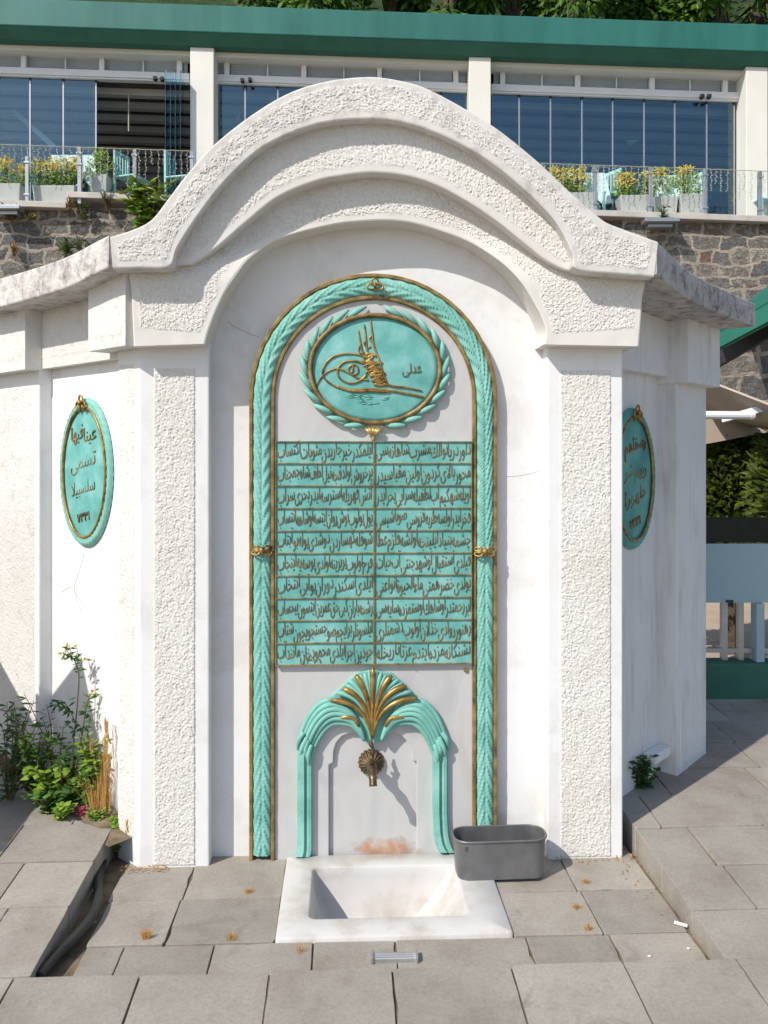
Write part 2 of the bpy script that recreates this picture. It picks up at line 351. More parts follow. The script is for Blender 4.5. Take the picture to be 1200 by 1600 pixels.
def strip(P, Q, yf, back, amp=.006, marg=.028, end_marg=None, freq=1.0, res=.0027, prefix=None, sharp=False):
    """front surface between two matched curves (x,z), roughcast inside a smooth margin, walls pushed back to y = back"""
    k = 8
    if sharp: p = [Vector(a) for a in P]; q = [Vector(a) for a in Q]
    else: p = cr(P, k); q = cr(Q, k)
    L = max(sum((a-b).length for a, b in zip(p, p[1:])), sum((a-b).length for a, b in zip(q, q[1:])))
    ns = max(4, int(L/res))
    # the pairing of the two curves is kept: both are resampled by the same parameter
    def at(c, t):
        x = t*(len(c)-1); i = min(int(x), len(c)-2); return c[i].lerp(c[i+1], x-i)
    mid = [(a+b)/2 for a, b in zip(p, q)]; Lm = [0]
    for a, b in zip(range(len(p)-1), range(1, len(p))):
        Lm.append(Lm[-1]+max((p[b]-p[a]).length, (q[b]-q[a]).length))
    ts = []; j = 0
    for i in range(ns+1):
        d = Lm[-1]*i/ns
        while j < len(Lm)-2 and Lm[j+1] < d: j += 1
        ts.append((j+(d-Lm[j])/max(1e-9, Lm[j+1]-Lm[j]))/(len(p)-1))
    wmax = max((a-b).length for a, b in zip(p, q)); nw = max(3, int(wmax/res))
    em = marg if end_marg is None else end_marg
    rows = []; cum = 0; prev = None; mids = []
    for t in ts:
        a, b = at(p, t), at(q, t); m_ = (a+b)/2
        if prev is not None: cum += (m_-prev).length
        prev = m_; mids.append(cum)
    for i, t in enumerate(ts):
        a, b = at(p, t), at(q, t); w = (b-a).length; row = []
        de = min(mids[i], cum-mids[i])
        # perpendicular width of the band
        t2 = ts[min(i+1, len(ts)-1)]; t1 = ts[max(i-1, 0)]
        tan = (at(p, t2)-at(p, t1))+(at(q, t2)-at(q, t1)); tan = tan.normalized() if tan.length > 1e-9 else Vector((1, 0))
        ab = (b-a)/max(w, 1e-9); perp = abs(tan.x*ab.y-tan.y*ab.x)
        for j in range(nw+1):
            s_ = j/nw; c = a.lerp(b, s_); dd = min(s_, 1-s_)*w*perp
            wob = .004*noise.noise((c.x*40, c.y*40, 2.2))
            mk = sm(dd+wob*1.6, marg-.004, marg+.009) if marg > 0 else sm(dd, 0, .004)
            mk = min(mk, sm(de+wob, em-.002, em+.004) if em > 0 else sm(de, 0, .004))
            h = mk*amp*(rough_h(c.x, c.y, freq)-(.22 if marg > 0 else 0)) if mk > 0 else 0
            edge = .0025*(1-sm(dd, 0, .005))+.0009*noise.noise((c.x*17, c.y*17, .5))
            row.append((c.x, yf(c.x, c.y)-h+edge, c.y))
        rows.append(row)
    mb = MB(); mb.grid(rows)
    def wall(line): mb.grid([line, [(x, back, z) for x, y, z in line]])
    wall([r[0] for r in rows]); wall([r[-1] for r in rows]); wall(rows[0]); wall(rows[-1])
    return mb
def wob_panel(x0, x1, z0, z1, y, back, amp=.0048, freq=1.0, res=.0027):
    n = max(2, int((z1-z0)/.2)); zz = [z0+(z1-z0)*i/n for i in range(n+1)]
    return strip([(x0, z) for z in zz], [(x1, z) for z in zz], lambda u, v: y, back, amp, 0, 0, freq, res, sharp=True)

# ================================================================== SETTING: ground, pavement, hill
def slab_outline(xa, xb, ya, yb, g, r):
    c = [(xa+g, ya+g), (xb-g, ya+g), (xb-g, yb-g), (xa+g, yb-g)]; pts = []
    for k in range(4):
        (ax, ay), (bx, by) = c[k], c[(k+1) % 4]; L = math.hypot(bx-ax, by-ay); ch = r.uniform(.002, .006) if r.random() < .8 else r.uniform(.008, .02)
        ch2 = r.uniform(.002, .006); n = max(2, int(L/.05))
        for i in range(n+1):
            t = ch/L+(1-(ch+ch2)/L)*i/n; w = r.gauss(0, .0009) if 0 < i < n else 0
            if r.random() < .03 and 0 < i < n: w = .006
            nx, ny = -(by-ay)/L, (bx-ax)/L; pts.append((ax+(bx-ax)*t+nx*w, ay+(by-ay)*t+ny*w))
    return pts
def slab_rows(mb, x0, x1, ylines, width, zf, thick, seed, hole=None, gap=.0028):
    r = random.Random(seed)
    for i in range(len(ylines)-1):
        ya, yb = ylines[i], ylines[i+1]; x = x0-r.uniform(0, width) if x1-x0 > 3 else x0
        while x < x1:
            w = width*r.uniform(.9, 1.12); xa, xb = max(x, x0), min(x+w, x1); x += w
            if x1-xb < width*.3: xb = x1; x = x1+1
            if xb-xa < .03: continue
            if hole and hole(xa, xb, ya, yb): continue
            dz = r.uniform(-.003, .003); tx, ty = r.uniform(-.006, .006), r.uniform(-.006, .006)
            xm, ym = (xa+xb)/2, (ya+yb)/2; g = gap
            j = lambda: r.uniform(-.0015, .0015)
            mb.prism_xy(slab_outline(xa, xb, ya, yb, g, r), zf(xm, ym)-thick, 0,
                        lambda X, Y: zf(X, Y)+dz+tx*(X-xm)+ty*(Y-ym))
PX0, PX1, PY0, PY1 = -1.035, 1.01, -.80, .12
mb = MB()
mb.add([(-60, -60, -.45), (60, -60, -.45), (60, 90, -.45), (-60, 90, -.45)], [(0, 1, 2, 3)])
tag(mb.build('ground', 'ground'), kind='structure')
mb = MB()                                      # dirt bed under the paving joints
mb.prism_xy([(-7, -6), (9, -6), (9, PY0-.01), (-7, PY0-.01)], -.15, 0, lambda X, Y: gz(X, Y)-.006)
mb.prism_xy([(-7, PY0-.01), (PX0-.01, PY0-.01), (PX0-.01, 1.6), (-7, 1.6)], -.15, 0, lambda X, Y: gz(X, Y)-.006)
mb.prism_xy([(PX1+.01, PY0-.01), (9, PY0-.01), (9, 1.75), (PX1+.01, 1.75)], -.15, 0, lambda X, Y: gz(X, Y)-.006)
for a_, b_, c_, d_ in ((PX0-.02, -.34, PY0-.02, .2), (.41, PX1+.02, PY0-.02, .2), (-.34, .41, PY0-.02, -.53), (-.34, .41, .03, .2)): mb.box(a_, b_, c_, d_, -.155, -.008)
tag(mb.build('joint_bed', 'soil'), kind='structure')
mb = MB()
yl = [PY0-.29*i for i in range(14, -1, -1)]
slab_rows(mb, -5, 6, yl, .355, gz, .10, 3)
yl2 = [PY0, -.545, -.27, .02, .30, .58, .87, 1.16, 1.46, 1.75]
slab_rows(mb, PX1, 7, yl2, .40, gz, .14, 14)
slab_rows(mb, -5, PX0, [PY0, -.44, -.15, .14, .43, .72, 1.0, 1.3, 1.6], .37, gz, .14, 5)
o = mb.build('pavement', 'paving', bevel=.003); tag(o, kind='structure')
mb = MB()
BAS = (-.352, .422, -.545, .045)               # fountain basin footprint
hole = lambda xa, xb, ya, yb: xa > BAS[0]-.02 and xb < BAS[1]+.02 and ya > BAS[2]-.02
def pit_row(xs, ya, yb, seed):
    r = random.Random(seed)
    for xa, xb in zip(xs, xs[1:]):
        if xa >= BAS[0]-.001 and xb <= BAS[1]+.001 and ya >= BAS[2]-.001: continue
        dz = r.uniform(-.003, .002); tx, ty = r.uniform(-.008, .008), r.uniform(-.008, .008); xm, ym = (xa+xb)/2, (ya+yb)/2; g = .0024
        mb.prism_xy(slab_outline(xa, xb, ya, yb, g, r), -.08, 0, lambda X, Y: dz+tx*(X-xm)+ty*(Y-ym))
pit_row([-.965, -.70, BAS[0], BAS[1], .71, 1.0], -.255, .11, 1)
pit_row([-.955, -.705, BAS[0], BAS[1], .72, 1.0], BAS[2], -.255, 2)
pit_row([-.95, -.83, -.545, -.23, .035, .46, .735, 1.0], -.80, BAS[2], 3)
tag(mb.build('sunken_pavement', 'paving', bevel=.003), kind='structure')

# ================================================================== THE FOUNTAIN
ft = empty('fountain', (0, 0, 0))
tag(ft, 'white roughcast wall fountain with an arched top, turquoise and gilt carving and an inscription', 'fountain')
a45 = R(45)
def frame(O, ang):                             # ang: turn of the wall's u axis about z
    c, s = math.cos(ang), math.sin(ang)
    return Matrix(((c, -s, 0, O[0]), (s, c, 0, O[1]), (0, 0, 1, 0), (0, 0, 0, 1)))
FL = frame((-.908, 0), -a45); FR = frame((.956, 0), R(46.5))
YA, YB, YC, YN = -.171, -.112, -.083, .080
wp = lambda pts, y: [W(a, b, y) for a, b in pts]
# crowning cornice
A = [((172, 370), (176, 419)), ((205, 360), (220, 418)), ((236, 344), (264, 416)), ((262, 312), (276, 389)), ((290, 275), (300, 350)), ((330, 230), (345, 290)),
     ((390, 182), (400, 237)), ((450, 146), (455, 207)), ((510, 127), (512, 190)), ((575, 120), (580, 185)), ((625, 126), (632, 191)), ((675, 142), (694, 212)), ((766, 194), (760, 248)),
     ((835, 248), (820, 296)), ((880, 290), (859, 335)), ((915, 322), (880, 365)), ((945, 346), (895, 398)), ((968, 356), (901, 420)), ((995, 366), (960, 427)), ((1028, 378), (1022, 432))]
mb = strip(wp([a for a, b in A], YA), wp([b for a, b in A], YA), lambda x, z: YA, .36, marg=.024, amp=.0048)
corn = mb.build('cornice', 'cornice', ft, smooth=True)
B = [((262, 414), (300, 412)), ((270, 385), (322, 398)), ((295, 345), (345, 381)), ((338, 288), (384, 347)), ((395, 232), (435, 307)), ((455, 200), (495, 282)), ((515, 180), (540, 273)),
     ((580, 175), (587, 269)), ((640, 182), (640, 275)), ((700, 203), (685, 290)), ((766, 240), (730, 314)), ((826, 288), (775, 344)), ((866, 328), (820, 380)), ((888, 360), (850, 404)),
     ((902, 395), (880, 420)), ((906, 418), (898, 424))]
mb = strip(wp([a for a, b in B], YB), wp([b for a, b in B], YB), lambda x, z: YB, .34, marg=.027, amp=.0048)
mb.build('archivolt', 'rough', ft, smooth=True)
CC = [((209, 541), (320, 537)), ((207, 500), (326, 515)), ((205, 450), (338, 484)), ((203, 412), (352, 455)), ((250, 408), (369, 428)), ((300, 395), (390, 400)), ((350, 370), (426, 374)),
      ((400, 325), (465, 359)), ((470, 285), (519, 346)), ((540, 268), (560, 341)), ((595, 262), (598, 339)), ((640, 270), (640, 342)), ((700, 290), (685, 354)), ((760, 328), (730, 371)),
      ((810, 365), (760, 389)), ((860, 400), (790, 413)), ((910, 412), (814, 440)), ((1003, 416), (832, 468)), ((1003, 470), (847, 497)), ((1001, 505), (853, 517)), ((998, 541), (850, 538))]
yC = lambda x, z: YC+.045*sm(z, 2.2, 2.45)
mb = strip(wp([a for a, b in CC], YC), wp([b for a, b in CC], YC), yC, .32, marg=.024, end_marg=.055, amp=.0048)
mb.build('impost_arch', 'rough', ft, smooth=True)
# piers
LX0, LX1, RX0, RX1 = -.908, -.645, .658, .956
mb = MB(); mb.prism_xy([(LX1, 0), (LX0, 0), tuple((FL @ Vector((-.156, 0, 0))).xy), tuple((FL @ Vector((-.156, .3, 0))).xy), (LX1, .3)], -.1, 2.2)
lp = mb.build('pier', 'smooth', ft, bevel=.006)
wob_panel(LX0+.052, LX1-.052, .006, 1.90, -.001, .02).build('roughcast_panel', 'rough', lp, smooth=True)
wob_panel(-.142, -.036, .10, 1.92, -.001, .02, .004, 1.2, .0034).build('roughcast_panel', 'roughwing', lp, FL, smooth=True)
mb = MB(); mb.box(RX0, RX1, 0, .5, -.1, 2.2)
rp = mb.build('pier', 'smooth', ft, bevel=.006)
wob_panel(RX0+.050, RX1-.046, .006, 1.90, -.001, .02).build('roughcast_panel', 'rough', rp, smooth=True)
# niche back
mb = MB(); mb.box(-.70, .72, YN, .30, -.1, 2.52)
mb.build('niche_wall', 'smooth', ft)
# left wing
mb = MB(); mb.box(-1.3, -.10, .060, .4, -.1, 2.25)
lw = mb.build('wing_wall', 'smooth', ft, FL)
mb = MB(); mb.box(-1.26, -.805, 0, .3, -.1, 2.2)
mb.build('end_pilaster', 'smooth', lw, FL, bevel=.006)
wob_panel(-1.245, -.845, .15, 1.88, -.001, .02, .004, 1.2, .0034).build('roughcast_panel', 'roughwing', lw, FL, smooth=True)
zs = [1.96, 2.05, 2.15, 2.32]
def wblock(u0, u1, z0, y, fr, parent, matl='roughwing', back=.25, amp=.004):
    zz = [z0, z0+.12, z0+.24, 2.3]
    strip([(u0, z) for z in zz], [(u1, z) for z in zz], lambda a, b: y, back, amp, .026, .045, 1.5, .004, sharp=True).build('entablature_block', matl, parent, fr, smooth=True)
wblock(-.235, .034, 1.976, YC, FL, lw)
wblock(-.86, -.14, 1.953, .012, FL, lw)
wblock(-1.27, -.800, 1.945, -.068, FL, lw)
ss = [.071, -.05, -.16, -.30, -.5, -.75, -1.0, -1.3]
tz = [2.362, 2.350, 2.337, 2.328, 2.325, 2.326, 2.328, 2.330]; bz = [2.248, 2.236, 2.222, 2.212, 2.208, 2.206, 2.206, 2.206]
strip(list(zip(ss, tz)), list(zip(ss, bz)), lambda a, b: YA, .30, .004, .020, .02, 1.5, .004).build('wing_cornice', 'weathered', lw, FL, smooth=True)
# right wing (in shade)
mb = MB(); mb.box(.10, .99, .135, .45, -.1, 2.25)
rw = mb.build('wing_wall', 'wing', ft, FR)
mb = MB(); mb.box(.640, .985, .047, .3, -.1, 2.2)
mb.build('end_pilaster', 'wing', rw, FR, bevel=.006)
wob_panel(.672, .945, .16, .62, .046, .07, .003, 1.5, .005).build('roughcast_panel', 'wing', rw, FR, smooth=True)
def pblock(u0, u1, z0, y, fr, parent, matl):
    q = MB(); q.box(u0, u1, y, y+.3, z0, 2.28); q.build('entablature_block', matl, parent, fr, bevel=.007)
pblock(.06, .66, 1.925, .085, FR, rw, 'wing'); pblock(.626, 1.005, 1.893, -.012, FR, rw, 'wing')
ss = [-.074, .05, .15, .27, .42, .6, .8, 1.01]
tz = [2.364, 2.335, 2.312, 2.297, 2.288, 2.282, 2.277, 2.274]; bz = [2.240, 2.218, 2.200, 2.188, 2.180, 2.174, 2.170, 2.168]
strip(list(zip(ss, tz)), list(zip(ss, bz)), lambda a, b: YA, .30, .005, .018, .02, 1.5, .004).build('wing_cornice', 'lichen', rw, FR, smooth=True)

# ---- marble panel with the tap recess
YM, YR = .046, .064
inn = [(428, 1345), (428, 900), (428, 640), (432, 595), (447, 550), (475, 510), (515, 483), (585, 468), (640, 476), (690, 503), (722, 545), (737, 592), (739, 640), (739, 900), (737, 1345)]
outr = [(390, 1345), (390, 900), (390, 620), (397, 570), (415, 528), (445, 487), (490, 452), (540, 434), (587, 428), (640, 436), (690, 459), (730, 494), (760, 540), (772, 585), (777, 640), (777, 900), (772, 1345)]
arch_in = [Vector(p) for p in wp(inn, YM)]; arch_out = [Vector(p) for p in wp(outr, YM)]
def archline(x0, x1, zsp, ztop, n=28):         # two legs and a slightly flattened round arch
    xm = (x0+x1)/2; rx = (x1-x0)/2; rz = ztop-zsp
    pts = [Vector((x0, -.02+ (zsp+.02)*i/10)) for i in range(10)]
    pts += [Vector((xm-rx*math.cos(math.pi*i/n), zsp+rz*math.sin(math.pi*i/n))) for i in range(n+1)]
    pts += [Vector((x1, zsp-(zsp+.02)*i/10)) for i in range(1, 11)]
    return pts
xi0, xi1 = W(429, 900, YM)[0], W(738.5, 900, YM)[0]; xo0, xo1 = W(390, 900, YM)[0], W(776, 900, YM)[0]
ZSP = W(585, 622, YM)[1]; ZIT = W(585, 468, YM)[1]; ZOT = W(585, 428, YM)[1]
lin = archline(xi0, xi1, ZSP, ZIT); lout = archline(xo0, xo1, ZSP, ZOT)
mb = MB(); mb.prism_xz([tuple(p) for p in lin], YR, .10)
mp = mb.build('marble_panel', 'marble', ft)
z8 = lambda x, y: (420+x/3.75, 1030+y/3.75)    # detail view of the tap ornament
notch = [z8(*p) for p in ((352, 1200), (352, 620), (377, 605), (380, 540), (395, 490), (430, 450), (480, 432), (600, 425), (720, 432), (780, 448), (822, 495), (838, 545), (842, 597), (866, 600), (866, 1200))]
nt_ = [W(a, b, YM) for a, b in notch]; nt_[0] = (nt_[0][0], -.02); nt_[-1] = (nt_[-1][0], -.02)
poly = [tuple(p) for p in lin[:-1]]+[(xi1, -.02)]+[p for p in reversed(nt_)]
mb = MB(); mb.prism_xz(poly, YM, YR+.001)
mb.build('marble_facing', 'marble', mp, bevel=.0035)
# ---- laurel border
wb = MB()
n_ = 320
li, lo = resample(lin, n_), resample(lout, n_)
def across(i, t): return lo[i].lerp(li[i], t)
def fillet(t0, t1, yt):
    q = MB(); rows = []
    for i in range(n_):
        a, b = across(i, t0), across(i, t1); w = .002*noise.noise((i*.35, t0*9, 0)); 
        rows.append([(a.x, YN+.01, a.y), (a.x, yt+.004+w, a.y), (a.lerp(b, .2).x, yt+w, a.lerp(b, .2).y), (a.lerp(b, .8).x, yt+w, a.lerp(b, .8).y), (b.x, yt+.004+w, b.y), (b.x, YN+.01, b.y)])
    q.grid(rows); return q
border = fillet(-.01, .145, YM-.012).build('laurel_border', 'gilt_frame', ft, smooth=False)
fillet(.86, 1.01, YM-.014).build('gilt_fillet', 'gilt_frame', border)
def garland(s0, s1, direction, nlen=None):
    """half-round garland between two stations of the border; direction +1: leaf tips point along increasing s"""
    q = MB(); Ls = []; tot = 0
    pts = [across(i, .5) for i in range(n_)]
    cum = [0]
    for a, b in zip(pts, pts[1:]): cum.append(cum[-1]+(b-a).length)
    L = cum[-1]; a0, a1 = s0*L, s1*L; res = .0028; ns = int((a1-a0)/res); nw = 16; rows = []; j = 0; pitch = .058
    for k in range(ns+1):
        d = a0+(a1-a0)*k/ns
        while j < n_-2 and cum[j+1] < d: j += 1
        f = (d-cum[j])/max(1e-9, cum[j+1]-cum[j]); row = []
        O_ = lo[j].lerp(lo[j+1], f); I_ = li[j].lerp(li[j+1], f)
        for m_ in range(nw+1):
            t = -1+2*m_/nw; c = O_.lerp(I_, .5+t*.358)
            at_ = abs(t); side = .5 if t > 0 else 0
            ph = (direction*d - .118*(at_**.75))/pitch + side*.5
            fr = ph-math.floor(ph)
            ridge = (1-fr)**1.6*sm(fr, 0, .07)
            hh = .021*math.sqrt(max(0, 1-t*t*.96))+.0075*(ridge*sm(at_, .0, .25))-(.002*(1-sm(at_, 0, .08)))
            row.append((c.x, YM+.004-hh, c.y))
        rows.append(row)
    q.grid(rows); q.grid([[(x, YN, z) for x, y, z in rows[0]], rows[0]]); q.grid([rows[-1], [(x, YN, z) for x, y, z in rows[-1]]])
    return q
# station of the side bows (y = 860) and of the crown
def station(px, py, side):
    p = Vector(W(px, py, YM)); pts = [across(i, .5) for i in range(n_)]
    rng = range(0, n_//2) if side < 0 else range(n_//2, n_)
    return min(rng, key=lambda i: (pts[i]-p).length)/(n_-1)
def arcfrac(idx):
    pts = [across(i, .5) for i in range(n_)]; cum = [0]
    for a, b in zip(pts, pts[1:]): cum.append(cum[-1]+(b-a).length)
    return cum[int(round(idx*(n_-1)))]/cum[-1]
sl, sr = arcfrac(station(409, 860, -1)), arcfrac(station(757, 860, 1))
for s0, s1, dr in ((0.008, sl, -1), (sl, .5, 1), (.5, sr, -1), (sr, .992, 1)):
    garland(s0, s1, dr).build('laurel_garland', 'turq', border, smooth=True)
def bow(cx, cz, y, s, mtx=None, parent=None, name='gilt_bow', drop=False):
    q = MB()
    def loop(ang, L, wd):
        pts = []
        for i in range(15):
            t = i/14*2*math.pi; r = (1-math.cos(t))/2*L; o_ = math.sin(t)*wd
            pts.append((cx+math.cos(ang)*r-math.sin(ang)*o_, y-.006*math.sin(t/2)*s/.03, cz+math.sin(ang)*r+math.cos(ang)*o_))
        q.tube(pts, s*.13, 6)
    loop(R(90), s*.85, s*.42); loop(R(200), s*1.05, s*.40); loop(R(-20), s*1.05, s*.40)
    q.tube([(cx, y-s*.25, cz+s*.2), (cx, y-s*.35, cz), (cx, y-s*.25, cz-s*.2)], s*.26, 8)
    if drop:
        for sx in (-1, 1): q.tube([(cx, y-.003, cz), (cx+sx*s*.35, y-.004, cz-s*.6), (cx+sx*s*.6, y-.002, cz-s*1.05)], [s*.15, s*.14, s*.08], 6)
    return q.build(name, 'gilt', parent, mtx, smooth=True)
bx = lambda px, py, y: W(px, py, y)
c0 = bx(586, 446, YM-.03); bow(c0[0], c0[1], YM-.032, .030, None, border)
def sidebow(px, py):
    x, z = bx(px, py, YM-.03); q = MB(); y = YM-.034; s = .030
    for sx in (-1, 1):
        for sz in (-1, 1):
            pts = [(x+sx*s*.1, y, z), (x+sx*s*.5, y-.004, z+sz*s*.55), (x+sx*s*1.15, y+.006, z+sz*s*.5), (x+sx*s*1.2, y+.010, z+sz*s*.15), (x+sx*s*.6, y-.002, z+sz*s*.08), (x, y, z)]
            q.tube(cr(pts, 4), .0042, 6)
    q.tube([(x, y-.002, z+.012), (x, y-.006, z), (x, y-.002, z-.012)], .010, 8)
    q.build('gilt_bow', 'gilt', border, smooth=True)
sidebow(409, 860); sidebow(757, 862)

# ---- medallion with the sultan's cipher
z5 = lambda x, y: (360+x/2.727, 400+y/2.727)
MC = W(*z5(616, 483), YM); MRX, MRZ = .248, .205
def ell(cx, cz, rx, rz, n=64, y=0): return [(cx+rx*math.cos(2*math.pi*i/n), y, cz+rz*math.sin(2*math.pi*i/n)) for i in range(n)]
def dome(cx, cz, rx, rz, y0, y1, mtx=None, rings=12, n=72, curve=2.0):
    q = MB(); rows = [[(x, y0+.03, z) for x, y, z in ell(cx, cz, rx, rz, n)]]
    for k in range(rings+1):
        f = 1-k/rings*.995; yy = y1+(y0-y1)*f**curve
        rows.append([(x, yy+.0012*noise.noise((x*30, z*30, 0)), z) for x, y, z in ell(cx, cz, rx*f, rz*f, n)])
    q.grid(rows, True); q.f.append(tuple(len(q.v)-n+i for i in range(n))); return q
def ring(cx, cz, rx, rz, r, y, n=80, flat=1):
    q = MB(); pts = ell(cx, cz, rx, rz, n, y); rows = []
    for i, p in enumerate(pts):
        d = Vector((math.cos(2*math.pi*i/n)/rx, 0, math.sin(2*math.pi*i/n)/rz)).normalized(); row = []
        for k in range(8):
            a = 2*math.pi*k/8; row.append((p[0]+d.x*r*math.cos(a), p[1]-r*flat*math.sin(a), p[2]+d.z*r*math.cos(a)))
        rows.append(row)
    rows.append(rows[0]); q.grid(rows, True); return q
md = dome(MC[0], MC[1], MRX, MRZ, YM-.014, YM-.024).build('medallion', 'turq_old', ft, smooth=True)
ring(MC[0], MC[1], MRX+.004, MRZ+.004, .0085, YM-.022).build('gilt_rim', 'gilt_frame', md, smooth=True)
for side in (-1, 1):
    q = MB(); nl = 11
    for row_ in range(1):
        for i in range(nl):
            a = R(-90+7)+R(162)*i/nl
            rr = .010+.014*row_
            px_ = MC[0]+side*(MRX+rr)*math.cos(a); pz_ = MC[1]+(MRZ+rr)*math.sin(a)
            tx, tz = -(MRX)*math.sin(a)*side, (MRZ)*math.cos(a); l_ = math.hypot(tx, tz); tx /= l_; tz /= l_
            ox, oz = math.cos(a)*side, math.sin(a)
            pts = []
            for k in range(7):
                f = k/6; pts.append((px_+tx*.092*f+ox*(.004+.004*math.sin(math.pi*f)+.012*f*f), YM-.004-.020*math.sin(math.pi*f*.9), pz_+tz*.092*f+oz*(.004+.004*math.sin(math.pi*f)+.012*f*f)))
            q.tube(pts, [.004, .0085, .0105, .011, .010, .0075, .0035], 8, .75)
    q.build('leaf_spray', 'turq', md, smooth=True)
q = MB(); pc = W(583, 676, YM)
for a in (-62, -32, 0, 32, 62):
    d = Vector((math.sin(R(a)), 0, math.cos(R(a)) if False else -math.cos(R(a))*.4)); L = .034
    base_ = Vector((pc[0], YM-.012, pc[1]-.012)); tip = base_+Vector((math.sin(R(a))*.034, -.008, .022+math.cos(R(a))*.008))
    q.tube([base_, base_.lerp(tip, .5)+Vector((0, -.008, .002)), tip], [.005, .0095, .006], 8)
q.tube([(pc[0], YM-.012, pc[1]-.006), (pc[0], YM-.014, pc[1]-.035)], [.008, .004], 8)
q.build('gilt_palmette', 'gilt_pale', md, smooth=True)
def domey(x, z): f = min(1, math.hypot((x-MC[0])/MRX, (z-MC[1])/MRZ)); return YM-.024+.010*f**2
q = MB()
def stroke(pts, r0, r1=None, k=5, dens=1):
    P = []
    for a, b in pts: P.append(W(*z5(a, b), YM-.02))
    P = cr(P, k); n = len(P); r1 = r1 or r0
    q.tube([(p.x, domey(p.x, p.y)-.003, p.y) for p in P], [(r0+(r1-r0)*i/(n-1))*(.55 if i in (0, n-1) else 1) for i in range(n)], 6)
r_ = .0034
stroke([(543, 312), (552, 360), (562, 410), (578, 470), (600, 520)], r_, r_*1.1)
stroke([(570, 290), (576, 350), (584, 410), (600, 470), (625, 520)], r_, r_*1.1)
stroke([(596, 272), (604, 330), (610, 380), (632, 440), (650, 500), (668, 545)], r_, r_*1.2)
stroke([(556, 372), (546, 395), (552, 415), (572, 412)], r_*.8); stroke([(580, 352), (570, 372), (582, 392), (598, 385)], r_*.8)
stroke([(604, 338), (592, 352), (604, 372), (630, 430), (640, 470)], r_*.8)
stroke([(590, 440), (540, 420), (480, 418), (425, 438), (395, 480), (400, 520), (440, 552), (500, 570), (580, 568), (660, 572), (740, 584), (826, 602)], r_*1.0, r_*1.3)
stroke([(365, 553), (385, 520), (415, 492), (455, 480), (500, 496), (540, 520), (590, 530)], r_*.8, r_*1.1)
stroke([(580, 462), (530, 448), (485, 452), (457, 482), (465, 520), (505, 542), (550, 532), (580, 505)], r_*1.1)
stroke([(545, 492), (540, 470), (518, 464), (502, 480), (508, 502), (530, 506), (545, 492)], r_*.9)
stroke([(520, 462), (522, 485), (512, 500)], r_*.8)
stroke([(650, 545), (700, 556), (760, 562), (818, 576)], r_*1.5, r_*.8)
stroke([(560, 428), (600, 436), (575, 455), (618, 462), (588, 482), (632, 486), (596, 505), (645, 512), (602, 530), (660, 535), (612, 548), (668, 552)], r_*1.3)
stroke([(610, 425), (590, 450), (625, 455), (600, 478), (640, 480), (612, 500), (655, 520)], r_*1.1)
stroke([(450, 555), (520, 575), (600, 575), (680, 580)], r_*1.6)
r7 = random.Random(12)
for k in range(22):
    x0, y0 = r7.uniform(570, 615)+k*1.6, 425+k*5.4; stroke([(x0-18+r7.uniform(-6, 6), y0+r7.uniform(-8, 8)), (x0+r7.uniform(-8, 8), y0+r7.uniform(-10, 10)), (x0+22+r7.uniform(-8, 8), y0+r7.uniform(-6, 10))], r_*r7.uniform(.8, 1.5))
q.build('tughra', 'gilt', md, smooth=True)
q = MB()                                       # worn carving under the cipher, same paint as the field
rr = random.Random(4)
for i in range(26):
    x0 = rr.uniform(490, 660); y0 = 590+rr.uniform(0, 50)*(1-abs(x0-580)/130)
    p = [W(*z5(x0+dx, y0+rr.uniform(-4, 4)), YM-.02) for dx in (0, 12, 26)]
    q.tube([(a, domey(a, b)-.0005, b) for a, b in p], .0022, 5)
q.build('worn_carving', 'turq_old', md, smooth=True)

